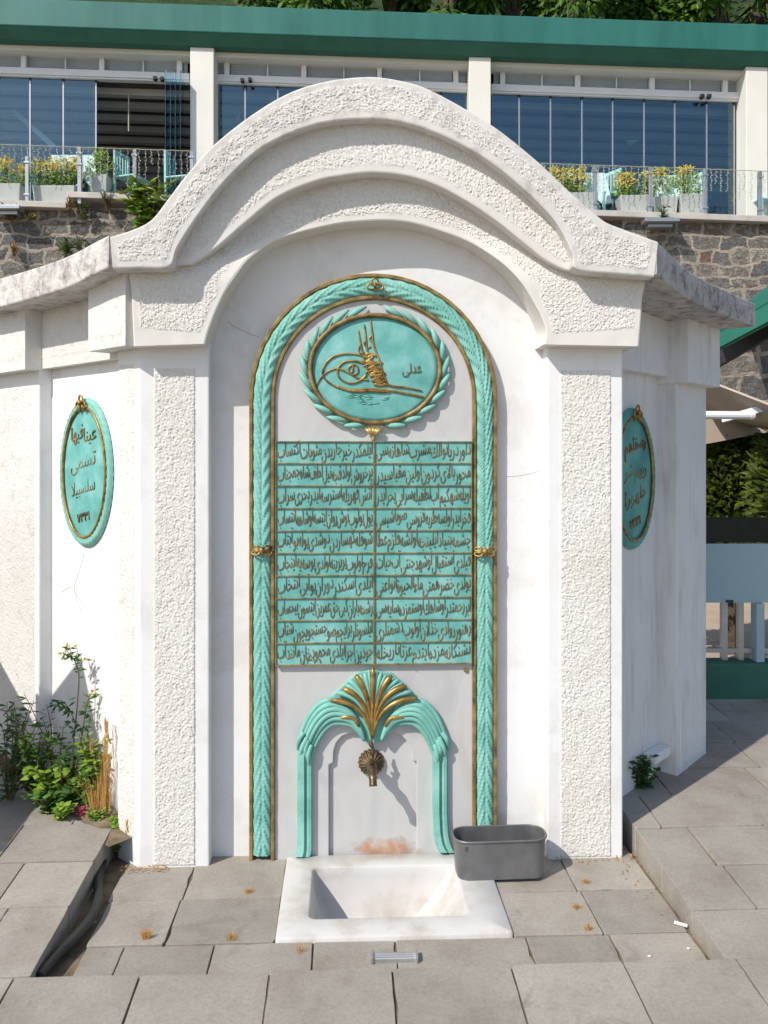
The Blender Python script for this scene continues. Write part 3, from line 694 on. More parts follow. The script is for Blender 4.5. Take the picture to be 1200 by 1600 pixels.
# ---- Arabic-script lettering (shaped by hand into joined letter forms)
FORMS = {'ا': (0xFE8D, 0xFE8E), 'آ': (0xFE81, 0xFE82), 'ب': (0xFE8F, 0xFE90, 0xFE91, 0xFE92), 'پ': (0xFB56, 0xFB57, 0xFB58, 0xFB59), 'ت': (0xFE95, 0xFE96, 0xFE97, 0xFE98), 'ث': (0xFE99, 0xFE9A, 0xFE9B, 0xFE9C),
         'ج': (0xFE9D, 0xFE9E, 0xFE9F, 0xFEA0), 'چ': (0xFB7A, 0xFB7B, 0xFB7C, 0xFB7D), 'ح': (0xFEA1, 0xFEA2, 0xFEA3, 0xFEA4), 'خ': (0xFEA5, 0xFEA6, 0xFEA7, 0xFEA8), 'د': (0xFEA9, 0xFEAA), 'ذ': (0xFEAB, 0xFEAC),
         'ر': (0xFEAD, 0xFEAE), 'ز': (0xFEAF, 0xFEB0), 'س': (0xFEB1, 0xFEB2, 0xFEB3, 0xFEB4), 'ش': (0xFEB5, 0xFEB6, 0xFEB7, 0xFEB8), 'ص': (0xFEB9, 0xFEBA, 0xFEBB, 0xFEBC), 'ض': (0xFEBD, 0xFEBE, 0xFEBF, 0xFEC0),
         'ط': (0xFEC1, 0xFEC2, 0xFEC3, 0xFEC4), 'ظ': (0xFEC5, 0xFEC6, 0xFEC7, 0xFEC8), 'ع': (0xFEC9, 0xFECA, 0xFECB, 0xFECC), 'غ': (0xFECD, 0xFECE, 0xFECF, 0xFED0), 'ف': (0xFED1, 0xFED2, 0xFED3, 0xFED4),
         'ق': (0xFED5, 0xFED6, 0xFED7, 0xFED8), 'ك': (0xFED9, 0xFEDA, 0xFEDB, 0xFEDC), 'ل': (0xFEDD, 0xFEDE, 0xFEDF, 0xFEE0), 'م': (0xFEE1, 0xFEE2, 0xFEE3, 0xFEE4), 'ن': (0xFEE5, 0xFEE6, 0xFEE7, 0xFEE8),
         'و': (0xFEED, 0xFEEE), 'ه': (0xFEE9, 0xFEEA, 0xFEEB, 0xFEEC), 'ى': (0xFBFC, 0xFBFD, 0xFBFE, 0xFBFF), 'ة': (0xFE93, 0xFE94), 'ء': (0xFE80,)}
def shape(w):
    w = w.replace('ي', 'ى'); out = []; i = 0; prev = False
    while i < len(w):
        ch = w[i]
        if ch not in FORMS: out.append(ch); prev = False; i += 1; continue
        f = FORMS[ch]
        if ch == 'ل' and i+1 < len(w) and w[i+1] == 'ا': out.append(chr(0xFEFC if prev else 0xFEFB)); prev = False; i += 2; continue
        nxt = i+1 < len(w) and w[i+1] in FORMS and len(FORMS[w[i+1]]) > 1
        dual = len(f) == 4
        if prev and len(f) > 1: g = f[3] if (dual and nxt) else f[1]
        else: g = f[2] if (dual and nxt) else f[0]
        out.append(chr(g)); prev = dual and nxt; i += 1
    return ''.join(reversed(out))
_tc = bpy.data.curves.new('lettering_source', 'FONT'); _to = bpy.data.objects.new('lettering_source', _tc); C.objects.link(_to)
_tc.resolution_u = 3; _tc.size = 1; _cache = {}
def word_mesh(w, ext):
    if (w, ext) in _cache: return _cache[(w, ext)]
    _tc.body = shape(w); _tc.extrude = ext; _tc.offset = -.010
    bpy.context.view_layer.update()
    me = _to.to_mesh(); v = [tuple(p.co) for p in me.vertices]; f = [tuple(p.vertices) for p in me.polygons]; _to.to_mesh_clear()
    x0 = min(p[0] for p in v); x1 = max(p[0] for p in v)
    _cache[(w, ext)] = ([(p[0]-x0, p[1], p[2]) for p in v], f, x1-x0); return _cache[(w, ext)]
def line_mesh(text, x0, x1, zb, size, y, depth, slope=.20, gap=.10, seed=1, stretchmax=2.0):
    """a line of words set right to left inside x0..x1, each word falling towards the left like hanging script"""
    rr = random.Random(seed); ext = depth/size/2 if size else .1; ws = [word_mesh(w, ext) for w in text.split()]
    tw = sum(w[2] for w in ws)+gap*(len(ws)-1); sx = min((x1-x0)/tw, size*stretchmax); q = MB(); x = x1-((x1-x0)-tw*sx)/2
    for v, f, w in ws:
        wd = w*sx; dz = rr.uniform(-.04, .04)*size; sl_ = slope*rr.uniform(.7, 1.2)
        q.add([(x-wd+p[0]*sx, y-p[2]*size, zb+dz+p[1]*size+sl_*(p[0]*sx-wd/2)) for p in v], f)
        x -= wd+gap*sx
    return q
# ---- the inscription
YI = YM-.016
ix0, zi1 = W(430, 689, YI); ix1, zi0 = W(737.5, 1037, YI)
mb = MB(); mb.box(ix0, ix1, YI, YM+.005, zi0, zi1)
ins = mb.build('inscription_panel', 'turq_old', ft, bevel=.002)
tag(ins, 'turquoise panel of twenty half lines of raised gilt lettering')
xm_ = (ix0+ix1)/2-.001; rh = (zi1-zi0)/10; mb = MB(); bw = .0024
for k in range(11):
    z = zi0+rh*k; zc = min(max(z, zi0+bw), zi1-bw)
    for a_, b_ in ((ix0, xm_-bw), (xm_+bw, ix1)): mb.box(a_, b_, YI-.006, YI+.001, zc-bw*.75, zc+bw*.75)
mb.box(xm_-bw, xm_+bw, YI-.0075, YI+.001, zi0, zi1)
mb.box(ix0, ix0+bw*1.3, YI-.0068, YI+.001, zi0+.0005, zi1-.0005); mb.box(ix1-bw*1.3, ix1, YI-.0068, YI+.001, zi0+.0005, zi1-.0005)
mb.build('gilt_divider', 'gilt_frame', ins)
VERSE = [('داور دريا نوالك مشرب شاهانه سى', 'ايلمكدر خير جاريدن مثوبات اكتساب'), ('محور بالاى كردون اولين مقياسيدر', 'پرخروش اولدقجه نيل لطف شاه جمجناب'),
         ('اويله شهكيم آب لطفيله سرابى بحر ايدر', 'آتش قهريله استرسه ايدر بحرى سراب'), ('فخر ايدر اولسه طربه قزوسى صوباشيسى', 'يول بولوب نوش روان ايتسه اوشاهه انتساب'),
         ('چشمه بنياد ايلينجه اولشه قلزم عطا', 'شوقله كهساردن دوشدى يوله بو آبتاب'), ('قيلدى استقبال اوشهد جنتى آب حيات', 'فرح اولوب بربرينه اولدى بوسه يه اينجاب'),
         ('بولدى خضر همتى ماء الحيوة انواعنى', 'ايلدى اسكندر دوران بو آبى انتخاب'), ('ابر رحمتدر اوشاهك اوستمزده سايه سى', 'رشحه باران كبى حق عمرين ايتسون بيحساب'),
         ('رهنورد وادى خذلان اولوب دشمنلرى', 'ايلسونلر برايچم صو جستجويچون شتاب'), ('تشنكانه مژده ايتدم عزتا تاريخله'.replace('ژ', 'ز'), 'جودين اجرا ايلدى محمودخان مانند آب')]
for k, (ra, lb) in enumerate(VERSE):
    zb = zi1-rh*(k+1)+rh*.34
    for x0, x1, s_, sd_ in ((xm_+.008, ix1-.008, ra, k), (ix0+.008, xm_-.008, lb, k+50)):
        s2 = s_.replace('ى', 'ى')
        line_mesh(s2.replace('ي', 'ى') if False else ''.join({'ي': 'ى'}.get(c, c) for c in s2), x0, x1, zb, .076, YI-.001, .006, .27, .06, sd_).build('verse_line', 'letter', ins)
line_mesh('١٢٣٠', ix0+.105, ix0+.175, zi0+.010, .026, YI-.001, .006, 0, .05, 3).build('verse_line', 'letter', ins)
# the little word beside the cipher
aw = W(*z5(772, 492), YM-.02)
ad = line_mesh('عدلى', aw[0]-.036, aw[0]+.036, aw[1]-.004, .055, domey(*aw)-.001, .007, .12)
for w_ in ('٧',): ad.add([(p[0], p[1], p[2]+.0) for p in line_mesh('عا', aw[0]-.022, aw[0]+.03, aw[1]+.022, .04, domey(*aw)-.001, .007, .1).v], [])
ad.build('gilt_word', 'letter', md)

# ---- oval plaques on the wings
def plaque(FRM, yp, cpx, rx, rz, lines, shadow, seed):
    cu, cz = onframe(*cpx, FRM, yp)
    q = dome(cu, cz, rx*.86, rz*.90, yp-.012, yp-.022)
    pl = q.build('oval_plaque', shadow, ft, FRM, smooth=True)
    q = MB(); rows = []; n = 360                # leafy outer rim
    for i in range(n+1):
        a = 2*math.pi*i/n; row = []; ph = abs(((a-math.pi/2) % (2*math.pi))-math.pi)/math.pi*26
        for k in range(13):
            t = k/12; f = .84+.16*t; e = abs(t-.5)*2
            fr = (ph+e**.7*1.4) % 1; h = .022*math.sqrt(max(0, 1-(2*t-1)**2*.97))+.004*fr*sm(e, .02, .3)
            row.append((cu+rx*f*math.cos(a), yp+.002-h, cz+rz*f*math.sin(a)))
        rows.append(row)
    q.grid(rows); q.build('leaf_rim', 'turq' if shadow == 'turq_old' else 'turq_shade', pl, FRM, smooth=True)
    ring(cu, cz, rx*.83, rz*.87, .006, yp-.020).build('gilt_rim', 'gilt', pl, FRM, smooth=True)
    bow(cu, cz+rz*.93, yp-.026, .036, FRM, pl, drop=True)
    bpy.context.view_layer.update()
    for i, (t, dz, w_, s_) in enumerate(lines):
        line_mesh(t, cu-w_/2, cu+w_/2, cz+dz, s_, yp-.019, .008, .18, .12, seed+i).build('lettering', 'letter', pl, FRM)
    return pl
plaque(FL, .060, (137, 738), .212, .315, [('عينا فيها', .135, .20, .085), ('تسمى', .02, .20, .09), ('سلسبيلا', -.085, .19, .08), ('١٣٣٧', -.205, .10, .055)], 'turq_old', 11)
plaque(FR, .135, (986, 748), .212, .305, [('وسقاهم', .125, .20, .085), ('ربهم شر', .01, .21, .08), ('طهورا', -.10, .19, .085), ('١٣٣٧', -.205, .10, .055)], 'turq_shade', 21)
bpy.data.objects.remove(_to)

# ---- shell ornament over the tap
P8 = lambda x, y, off=0.0: (lambda w: (w[0], YM-off, w[1]))(W(*z8(x, y), YM-off))
q = MB()
body = [z8(*p) for p in ((600, 62), (520, 78), (440, 150), (365, 220), (300, 290), (380, 330), (470, 350), (540, 420), (560, 480), (605, 500), (650, 480), (680, 415), (740, 345), (830, 325), (905, 280), (865, 215), (800, 148), (720, 80))]
q.prism_xz([W(a, b, YM-.01) for a, b in body], YM-.012, YM+.004)
sh = q.build('shell_ornament', 'turq', ft, bevel=.004)
tag(sh, 'turquoise shell of fanned ribs, every second rib gilt')
def rib(qq, tip, r0, r1, off=.03, bx_=605, cxk=.12):
    bx0, by0 = bx_, 470; tx, ty = tip
    pts = []
    for i in range(11):
        t = i/10; c1 = (bx0+(tx-bx0)*cxk, by0+(ty-by0)*(.58+.42*min(1, abs(tx-bx0)/250)))
        if abs(tx-bx0) < 15: c1 = (bx0, (by0+ty)/2)
        x = (1-t)**2*bx0+2*t*(1-t)*c1[0]+t*t*tx; y = (1-t)**2*by0+2*t*(1-t)*c1[1]+t*t*ty
        pts.append(P8(x, y, .012+off*(.45+.55*math.sin(math.pi*min(1, t*.8)))))
    qq.tube(pts, [r0+(r1-r0)*min(1, i/8) for i in range(10)]+[r1*.55], 8)
gq, tq = MB(), MB()
for tip, r in (((610, 42), .0095), ((508, 92), .0105), ((722, 95), .0105), ((432, 172), .0110), ((808, 158), .0110), ((360, 240), .0100), ((872, 230), .0100)): rib(gq, tip, .0042, r, .034)
for tip, r in (((560, 80), .0095), ((660, 78), .0095), ((470, 125), .010), ((765, 120), .010), ((585, 62), .006), ((635, 62), .006), ((395, 195), .0105), ((842, 190), .0105), ((535, 90), .007), ((690, 88), .007), ((450, 150), .0075), ((785, 142), .0075)): rib(tq, tip, .0035, r, .024)
for sx in (-1, 1):                              # gilt lips of the two scrolls
    X = lambda x: 605+sx*(605-x)
    gq.tube(cr([P8(X(405), 352, .030), P8(X(450), 338, .040), P8(X(500), 350, .040), P8(X(528), 395, .036)], 5), [.0025]+[.0075]*13+[.006, .004], 8)
tq.build('turquoise_rib', 'turq', sh, smooth=True); gq.build('gilt_rib', 'gilt', sh, smooth=True)
def arm(side):
    X = (lambda x: x) if side < 0 else (lambda x: 1215-x+5)
    qq = MB()
    outer = [(560, 470), (520, 360), (450, 275), (375, 240), (300, 262), (245, 322), (205, 400), (180, 470), (172, 535)]
    inner = [(560, 478), (530, 430), (490, 385), (430, 372), (375, 375), (325, 412), (285, 475), (255, 555), (238, 645)]
    nrib = 6
    for k in range(nrib):
        f = k/(nrib-1); pts = []
        for (ax, ay), (bx_, by_) in zip(outer, inner): pts.append((X(ax+(bx_-ax)*f), ay+(by_-ay)*f))
        end = int(len(pts)-(0 if k in (0, nrib-1) else (1 if k in (1, 4) else 0)))
        c = cr([Vector(p) for p in pts[:end]], 5); n = len(c)
        off = .030 if k in (2, 3) else (.026 if k in (1, 4) else .016)
        qq.tube([P8(p.x, p.y, .004+off*(.5+.5*math.sin(math.pi*min(1, .15+.85*i/n)))) for i, p in enumerate(c)],
                [(.0055+.0065*math.sin(math.pi*(i/(n-1))**.8))*(.75 if i == n-1 else 1) for i in range(n)], 8)
    for (x0, y0), (x1, y1), (x2, y2) in (((225, 455), (195, 520), (178, 590)), ((250, 500), (232, 560), (236, 650)), ((205, 430), (178, 470), (166, 530)), ((232, 470), (215, 530), (222, 600))):
        qq.tube(cr([P8(X(x0), y0, .030), P8(X(x1), y1, .034), P8(X(x2), y2, .016)], 5), [.007]+[.010]*5+[.009, .007, .005, .003, .002], 8)
    qq.build('acanthus_scroll', 'turq', sh, smooth=True)
    # fluted leg under the scroll
    lg = MB(); xa, xb = (166, 254) if side < 0 else (958, 1048)
    prof = [(0, -.002), (.06, .030), (.45, .034), (.55, .020), (.75, .026), (.94, .024), (1, -.002)]
    ys = [540, 700, 900, 1050, 1110, 1140, 1160] if side < 0 else [540, 700, 900, 1020, 1075, 1110, 1135]
    sh_ = [0, 0, 0, 0, 0, -4, -10] if side < 0 else [0, 0, 0, 6, 16, 30, 46]
    rows = []
    for y_, d_ in zip(ys, sh_): rows.append([P8(xa+(xb-xa)*t+d_, y_, h) for t, h in prof])
    rows = [r for r in rows]
    lg.grid(rows); lg.grid([rows[-1], [(x, YM+.01, z) for x, y, z in rows[-1]]]); lg.grid([[(x, YM+.01, z) for x, y, z in rows[0]], rows[0]])
    lg.build('scroll_leg', 'turq', sh)
arm(-1); arm(1)

# ---- tap
tp = W(580, 1191, YR-.005); TX, TZ = tp
q = MB(); rows = []
prof = [(.050, YR+.004), (.050, YR-.006), (.046, YR-.013), (.036, YR-.020), (.022, YR-.028), (.015, YR-.034), (.014, YR-.05)]
for r, y in prof:
    rows.append([(TX+r*(1+.05*math.cos(18*2*math.pi*i/108)*(r > .02))*math.cos(2*math.pi*i/108), y-.003*math.cos(18*2*math.pi*i/108)*(.02 < r < .055), TZ+r*(1+.05*math.cos(18*2*math.pi*i/108)*(r > .02))*math.sin(2*math.pi*i/108)) for i in range(108)])
q.grid(rows, True)
tap = q.build('tap', 'brass', ft, smooth=True)
q = MB(); sp_ = cr([(TX, YR-.04, TZ), (TX, YR-.075, TZ+.004), (TX+.001, YR-.11, TZ+.002), (TX+.002, YR-.140, TZ-.012), (TX+.003, YR-.155, TZ-.038)], 4)
rr_ = [.015, .016, .019, .021, .020, .017, .0155, .0185, .020, .0175, .015, .0145, .0165, .0145, .014, .015, .0155]
q.tube(sp_, rr_[:len(sp_)], 14)
q.build('spout', 'brass', tap, smooth=True)
q = MB(); q.tube([(TX, YR-.085, TZ+.01), (TX, YR-.085, TZ+.04), (TX-.001, YR-.086, TZ+.055)], [.010, .0085, .006], 10)
q.tube(cr([(TX, YR-.086, TZ+.05), (TX+.004, YR-.088, TZ+.075), (TX-.003, YR-.086, TZ+.098), (TX-.001, YR-.083, TZ+.120)], 4), [.006, .007, .0085, .008, .0065, .006, .0075, .0085, .008, .0065, .005, .004, .003], 10)
q.tube(cr([(TX-.016, YR-.087, TZ+.072), (TX, YR-.089, TZ+.066), (TX+.016, YR-.087, TZ+.072)], 3), [.004, .005, .0055, .006, .0055, .005, .004], 8)
q.build('tap_key', 'brass', tap, smooth=True)
q = MB(); x, z = W(728, 1047, YM); q.tube([(x, YM+.002, z), (x, YM-.006, z)], .009, 12); q.build('bolt_head', 'gilt_frame', mp)
# overflow holes and hairline cracks in the white plaster
def crack(pts, y, r=.0010, fr=None, parent=None):
    p = [(onframe(a, b, fr, y) if fr else W(a, b, y)) for a, b in pts]; P = cr(p, 6); q = MB()
    q.tube([(v.x+.003*noise.noise((v.y*50, i*.3, 0)), y, v.y+.002*noise.noise((i*.5, 0, 3))) for i, v in enumerate(P)], r, 4)
    return q.build('hairline_crack', 'crack', parent, fr)
M['crack'] = pm('crack_shadow', [(.24, .22, .19)], .9, 4, 4, 0)
crack([(133, 850), (128, 880), (117, 915), (121, 940), (128, 955)], .0598, .0010, FL, lw)
crack([(96, 926), (110, 918), (121, 932), (132, 950)], .0598, .0009, FL, lw)
crack([(355, 502), (375, 515), (405, 527)], YN, .0009, None, ft); crack([(790, 745), (815, 743), (846, 735)], YN, .0008, None, ft)

# ---- basin
bs = empty('stone_basin', (0, 0, 0)); tag(bs, 'white marble floor basin with a square sunk bowl at the foot of the fountain', 'basin')
q = MB(); x0, x1, y0, y1 = BAS; zt = .014; e0, e1, f0, f1 = x0+.105, x1-.135, y0+.115, y1-.105
def rrect(xa, xb, ya, yb, r, z, n=6):
    pts = []
    for cx_, cy_, a0 in ((xb-r, yb-r, 0), (xa+r, yb-r, 90), (xa+r, ya+r, 180), (xb-r, ya+r, 270)):
        for i in range(n+1): a = R(a0+90*i/n); pts.append((cx_+r*math.cos(a), cy_+r*math.sin(a), z))
    return pts
rows = [rrect(x0, x1, y0, y1, .012, -.08), rrect(x0, x1, y0, y1, .012, zt-.007), rrect(x0+.006, x1-.006, y0+.006, y1-.006, .012, zt),
        rrect(e0-.008, e1+.008, f0-.008, f1+.008, .032, zt), rrect(e0-.003, e1+.003, f0-.003, f1+.003, .029, zt-.0012), rrect(e0, e1, f0, f1, .026, zt-.006)]
for k in range(1, 15):
    f = k/14; d = .225*(1-(1-f)**1.8)
    ax, bx_ = e0+.13*f**1.6, e1-.30*f**1.25; ay, by_ = f0+.10*f**1.5, f1-.14*f**1.6
    rows.append(rrect(ax, bx_, ay, by_, .020+.018*f, zt-.005-d))
q.grid(rows, True); n = len(rows[0]); q.f.append(tuple(len(q.v)-n+i for i in range(n)))
q.build('basin_slab', 'basin', bs, smooth=True).modifiers.new('es', 'EDGE_SPLIT').split_angle = R(75)
q = MB(); q.tube([(.045, -.23, -.2265), (.045, -.23, -.222)], .016, 14); q.build('drain_hole', 'black', bs)

# ---- grey tub on the basin's corner
tcx, tcy = .447, -.128
tub = empty('metal_tub', (tcx, tcy, .0145), R(1.5)); tag(tub, 'grey oblong metal tub with rounded corners standing on the corner of the basin', 'tub')
q = MB(); hw, hd, hh = .172, .068, .143
prof = [(.0, .0, 0), (.90, .003, 1), (.945, .012, 1), (1.0, hh-.004, 1), (1.012, hh, 1), (1.022, hh+.0005, 1), (1.022, hh-.006, 1)]
outer = [rrect(-hw*.93, hw*.93, -hd*.90, hd*.90, .042, .0), rrect(-hw*.945, hw*.945, -hd*.92, hd*.92, .046, .008), rrect(-hw, hw, -hd, hd, .055, hh-.008), rrect(-hw*1.016, hw*1.016, -hd*1.03, hd*1.03, .058, hh-.007),
         rrect(-hw*1.018, hw*1.018, -hd*1.035, hd*1.035, .058, hh), rrect(-hw*.985, hw*.985, -hd*.96, hd*.96, .053, hh+.001), rrect(-hw*.98, hw*.98, -hd*.955, hd*.955, .053, hh-.006), rrect(-hw*.93, hw*.93, -hd*.89, hd*.89, .044, .010)]
q.grid(outer, True); n = len(outer[0]); o_ = len(q.v)
q.f.append(tuple(range(n-1, -1, -1))); q.f.append(tuple(o_-n+i for i in range(n)))
q.build('tub_body', 'tub', tub, smooth=True).modifiers.new('es', 'EDGE_SPLIT').split_angle = R(50)
q = MB(); rim = rrect(-hw*1.012, hw*1.012, -hd*1.02, hd*1.02, .057, hh-.001); q.tube(rim+[rim[0]], .0042, 8, caps=False); q.build('rolled_rim', 'tub', tub, smooth=True)
q = MB()
for dx in (-.138, -.131): q.box(dx, dx+.0016, -hd*1.003, -hd*.98, hh-.032, hh-.016)
q.build('rim_slot', 'black', tub)

# ---- small bar set in the paving
gx, gy = G(616, 1499, .0); bar_ = empty('scraper_bar', (gx, gy, .0), R(-1)); tag(bar_, 'small grey metal bar between two end plates, on the paving before the basin', 'boot scraper')
q = MB()
for y_ in (-.012, .0, .012): q.tube([(-.064, y_, .009), (.064, y_, .009)], .0058, 10)
q.box(-.064, .064, -.018, .020, -.004, .007); q.build('bar', 'alu', bar_)
for sx in (-1, 1): q = MB(); q.box(sx*.069-.005, sx*.069+.005, -.024, .024, -.004, .020); q.build('end_plate', 'alu', bar_, bevel=.003)

# ---- hose in the gutter
pts = [(160, 1352, .01), (153, 1380, .012), (153, 1412, .012), (142, 1440, .012), (118, 1470, .012), (92, 1496, .012), (72, 1518, .014), (60, 1534, .012)]
P = [(*G(a, b, z), z+.012) for a, b, z in pts]
q = MB(); q.tube(cr(P, 6), .017, 10); tag(q.build('hose', 'black', smooth=True), 'black hose lying in the gutter beside the left kerb', 'hose')

# ================================================================== PLANTS AT THE FOOT OF THE WALL
def weed(name, label, cat, loc, stems, leafmat, seed, h, spread, leaf_l, leaf_w, lean=(0, 0), flowers=None, group=None, dens=1.0, stemr=.003, start=.1):
    r = random.Random(seed); root = empty(name, loc); tag(root, label, cat, group)
    s, l, fl = MB(), MB(), MB()
    for i in range(stems):
        a = r.uniform(0, 2*math.pi); b = r.uniform(.1, 1)*spread; hh_ = h*r.uniform(.55, 1.05)
        dx, dy = math.cos(a)*b+lean[0]*hh_, math.sin(a)*b*.7+lean[1]*hh_
        p = cr([(dx*.08, dy*.08, 0), (dx*.3+r.uniform(-.01, .01), dy*.3, hh_*.4), (dx*.65, dy*.65+r.uniform(-.01, .01), hh_*.75), (dx, dy, hh_)], 4)
        s.tube(p, [stemr*(1-.6*k/(len(p)-1)) for k in range(len(p))], 5)
        nl = max(3, int(hh_/leaf_l*3.2*dens))
        for k in range(nl):
            t = start+(1-start)*r.random(); c = p[min(len(p)-1, int(t*(len(p)-1)))]
            aa = r.uniform(0, 2*math.pi); d = Vector((math.cos(aa), math.sin(aa)*.9, r.uniform(-.2, .7)))
            l.leaf(c, d, (r.uniform(-.3, .3), r.uniform(-.6, .1), 1), leaf_l*r.uniform(.55, 1.15), leaf_w*r.uniform(.6, 1.2))
        if flowers:
            c = p[-1]
            for k in range(flowers[1]): l_ = flowers[2]; fl.leaf(c+Vector((r.uniform(-1, 1), r.uniform(-1, 1), r.uniform(-.5, .8)))*l_*.7, (r.uniform(-1, 1), r.uniform(-1, .2), r.uniform(0, 1)), (0, -1, .3), l_, l_*.7)
    s.build('stem', 'stem', root); l.build('leaves', leafmat, root)
    if flowers: fl.build('flower', flowers[0], root)
    return root
def gp(px, py, z): x, y = G(px, py, z); return (x, y, z)
soil = MB()
def soilpt(u, d): return FL @ Vector((u, d, 0))
rows = []
for i in range(15):
    u = -1.35+1.3*i/14; row = []
    for k in range(6):
        d = -.15*k/5+.05; p = soilpt(u, d); hgt = max(0, (1-(k/5)**1.5))*.03*(1+.4*noise.noise((u*6, d*9, 1)))
        row.append((p.x, p.y, gz(p.x, p.y)-.006+hgt*sm(i, 0, 2)*(1-sm(i, 11, 14))))
    rows.append(row)
soil.grid(rows); tag(soil.build('soil', 'soil', smooth=True), kind='structure')
weed('leafy_weed', 'low mixed green weed between the magenta flowers and the wing', 'weed', gp(78, 1272, .11), 24, 'leaf', 33, .11, .12, .04, .026, dens=1.3)
weed('leafy_weed', 'narrow-leaved weed against the foot of the left wing panel', 'weed', gp(116, 1250, .13), 20, 'leaf_dk', 34, .20, .11, .05, .014, dens=1.2)
weed('leafy_weed', 'yellow-green upright weed behind the foxtail grass against the left pier', 'weed', gp(150, 1262, .125), 20, 'leaf_fresh', 35, .30, .08, .045, .014, dens=1.0)
weed('leafy_weed', 'thin straggly weed leaning left above the low mixed weeds', 'weed', gp(92, 1246, .13), 9, 'leaf', 36, .40, .16, .05, .014, dens=.8, lean=(-.25, 0))
weed('clover', 'round-leaved bright plant on the paving left of the magenta flowers', 'plant', gp(96, 1284, .105), 16, 'leaf_fresh', 37, .07, .07, .03, .026, dens=1.2)
# tall flowering weed built stalk by stalk
def px_stalk(px, py, Y): x, z = W(px, py, Y); return Vector((x, Y, z))
tw = empty('tall_weed', (*G(112, 1205, .12), .12)); tag(tw, 'tallest weed with dark bare stalks and tiny yellow flowers against the left wing', 'weed')
to_l = Vector(tw.location)
YS = .30
s, l, fl = MB(), MB(), MB(); r = random.Random(2)
stalks = [([(112, 1200), (116, 1150), (121, 1100), (123, 1050), (112, 1025)], .0036), ([(118, 1200), (128, 1150), (136, 1100), (145, 1080)], .003), ([(123, 1050), (128, 1035), (133, 1030)], .002),
          ([(118, 1130), (108, 1108), (96, 1095), (82, 1097)], .002), ([(112, 1025), (104, 1018), (94, 1022)], .0015), ([(112, 1025), (110, 1015), (107, 1012)], .0013), ([(117, 1028), (121, 1018), (119, 1010)], .0013), ([(136, 1105), (142, 1090), (150, 1085)], .0015)]
for pts, rad in stalks:
    p = [v-to_l for v in cr([px_stalk(a, b, YS) for a, b in pts], 5)]; s.tube(p, [rad*(1-.4*i/len(p)) for i in range(len(p))], 5)
    for k in range(7):
        c = p[int(r.random()*(len(p)-1))]; l.leaf(c, (r.uniform(-1, 1), r.uniform(-.6, .3), r.uniform(-.5, .5)), (0, -1, .6), r.uniform(.02, .045), .009)
for a, b in ((94, 1022), (104, 1016), (107, 1011), (119, 1010), (133, 1030), (128, 1032), (145, 1080), (150, 1085), (141, 1086), (112, 1022), (99, 1030)):
    c = px_stalk(a, b, YS)-to_l
    fl = MB()
    for k in range(5): fl.leaf(c, (r.uniform(-1, 1), r.uniform(-1, 0), r.uniform(-.2, 1)), (0, -1, .2), .011, .008)
    fl.build('flower', 'yellow', tw)
for a, b in ((95, 1098), (88, 1100), (103, 1103), (110, 1110), (112, 1128), (118, 1140), (136, 1112), (142, 1118), (130, 1135), (124, 1165), (128, 1172)):
    c = px_stalk(a, b, YS)-to_l
    for k in range(4): l.leaf(c, (r.uniform(-1, 1), r.uniform(-1, .3), r.uniform(-.6, .4)), (0, -1, .5), .04, .011)
s.build('stem', 'stem', tw); l.build('leaves', 'leaf_dk', tw)
weed('leafy_weed', 'dark leafy weed at the left picture edge on the raised paving', 'weed', gp(14, 1250, .135), 13, 'leaf_dk', 3, .42, .20, .055, .016, dens=.75)
weed('leafy_weed', 'mid green sprawling weed below the tall stalks', 'weed', gp(56, 1244, .13), 22, 'leaf', 4, .28, .20, .05, .022, dens=.9)
weed('leafy_weed', 'bright broad-leaved weed lying on the paving edge', 'weed', gp(100, 1258, .12), 26, 'leaf_fresh', 5, .17, .17, .05, .040, dens=1.3)
weed('leafy_weed', 'upright green weed behind the dry grass', 'weed', gp(138, 1262, .125), 18, 'leaf', 6, .24, .07, .045, .018)
weed('leafy_weed', 'shaded weed beside the end pilaster with thin upright leaves', 'weed', gp(34, 1205, .135), 16, 'leaf_dk', 8, .30, .10, .055, .012)
weed('moss_clump', 'low yellow-green clump with orange edges overhanging the kerb', 'plant', gp(152, 1288, .10), 26, 'leaf_fresh', 9, .06, .055, .02, .012)
weed('clover', 'small round-leaved green plant in the gap beside the left pier', 'plant', gp(188, 1328, .02), 14, 'leaf_fresh', 10, .13, .045, .026, .024, dens=1.2)
weed('magenta_plant', 'small magenta-flowered plant among the green weeds', 'plant', gp(131, 1282, .10), 14, 'pink', 11, .055, .05, .026, .01)
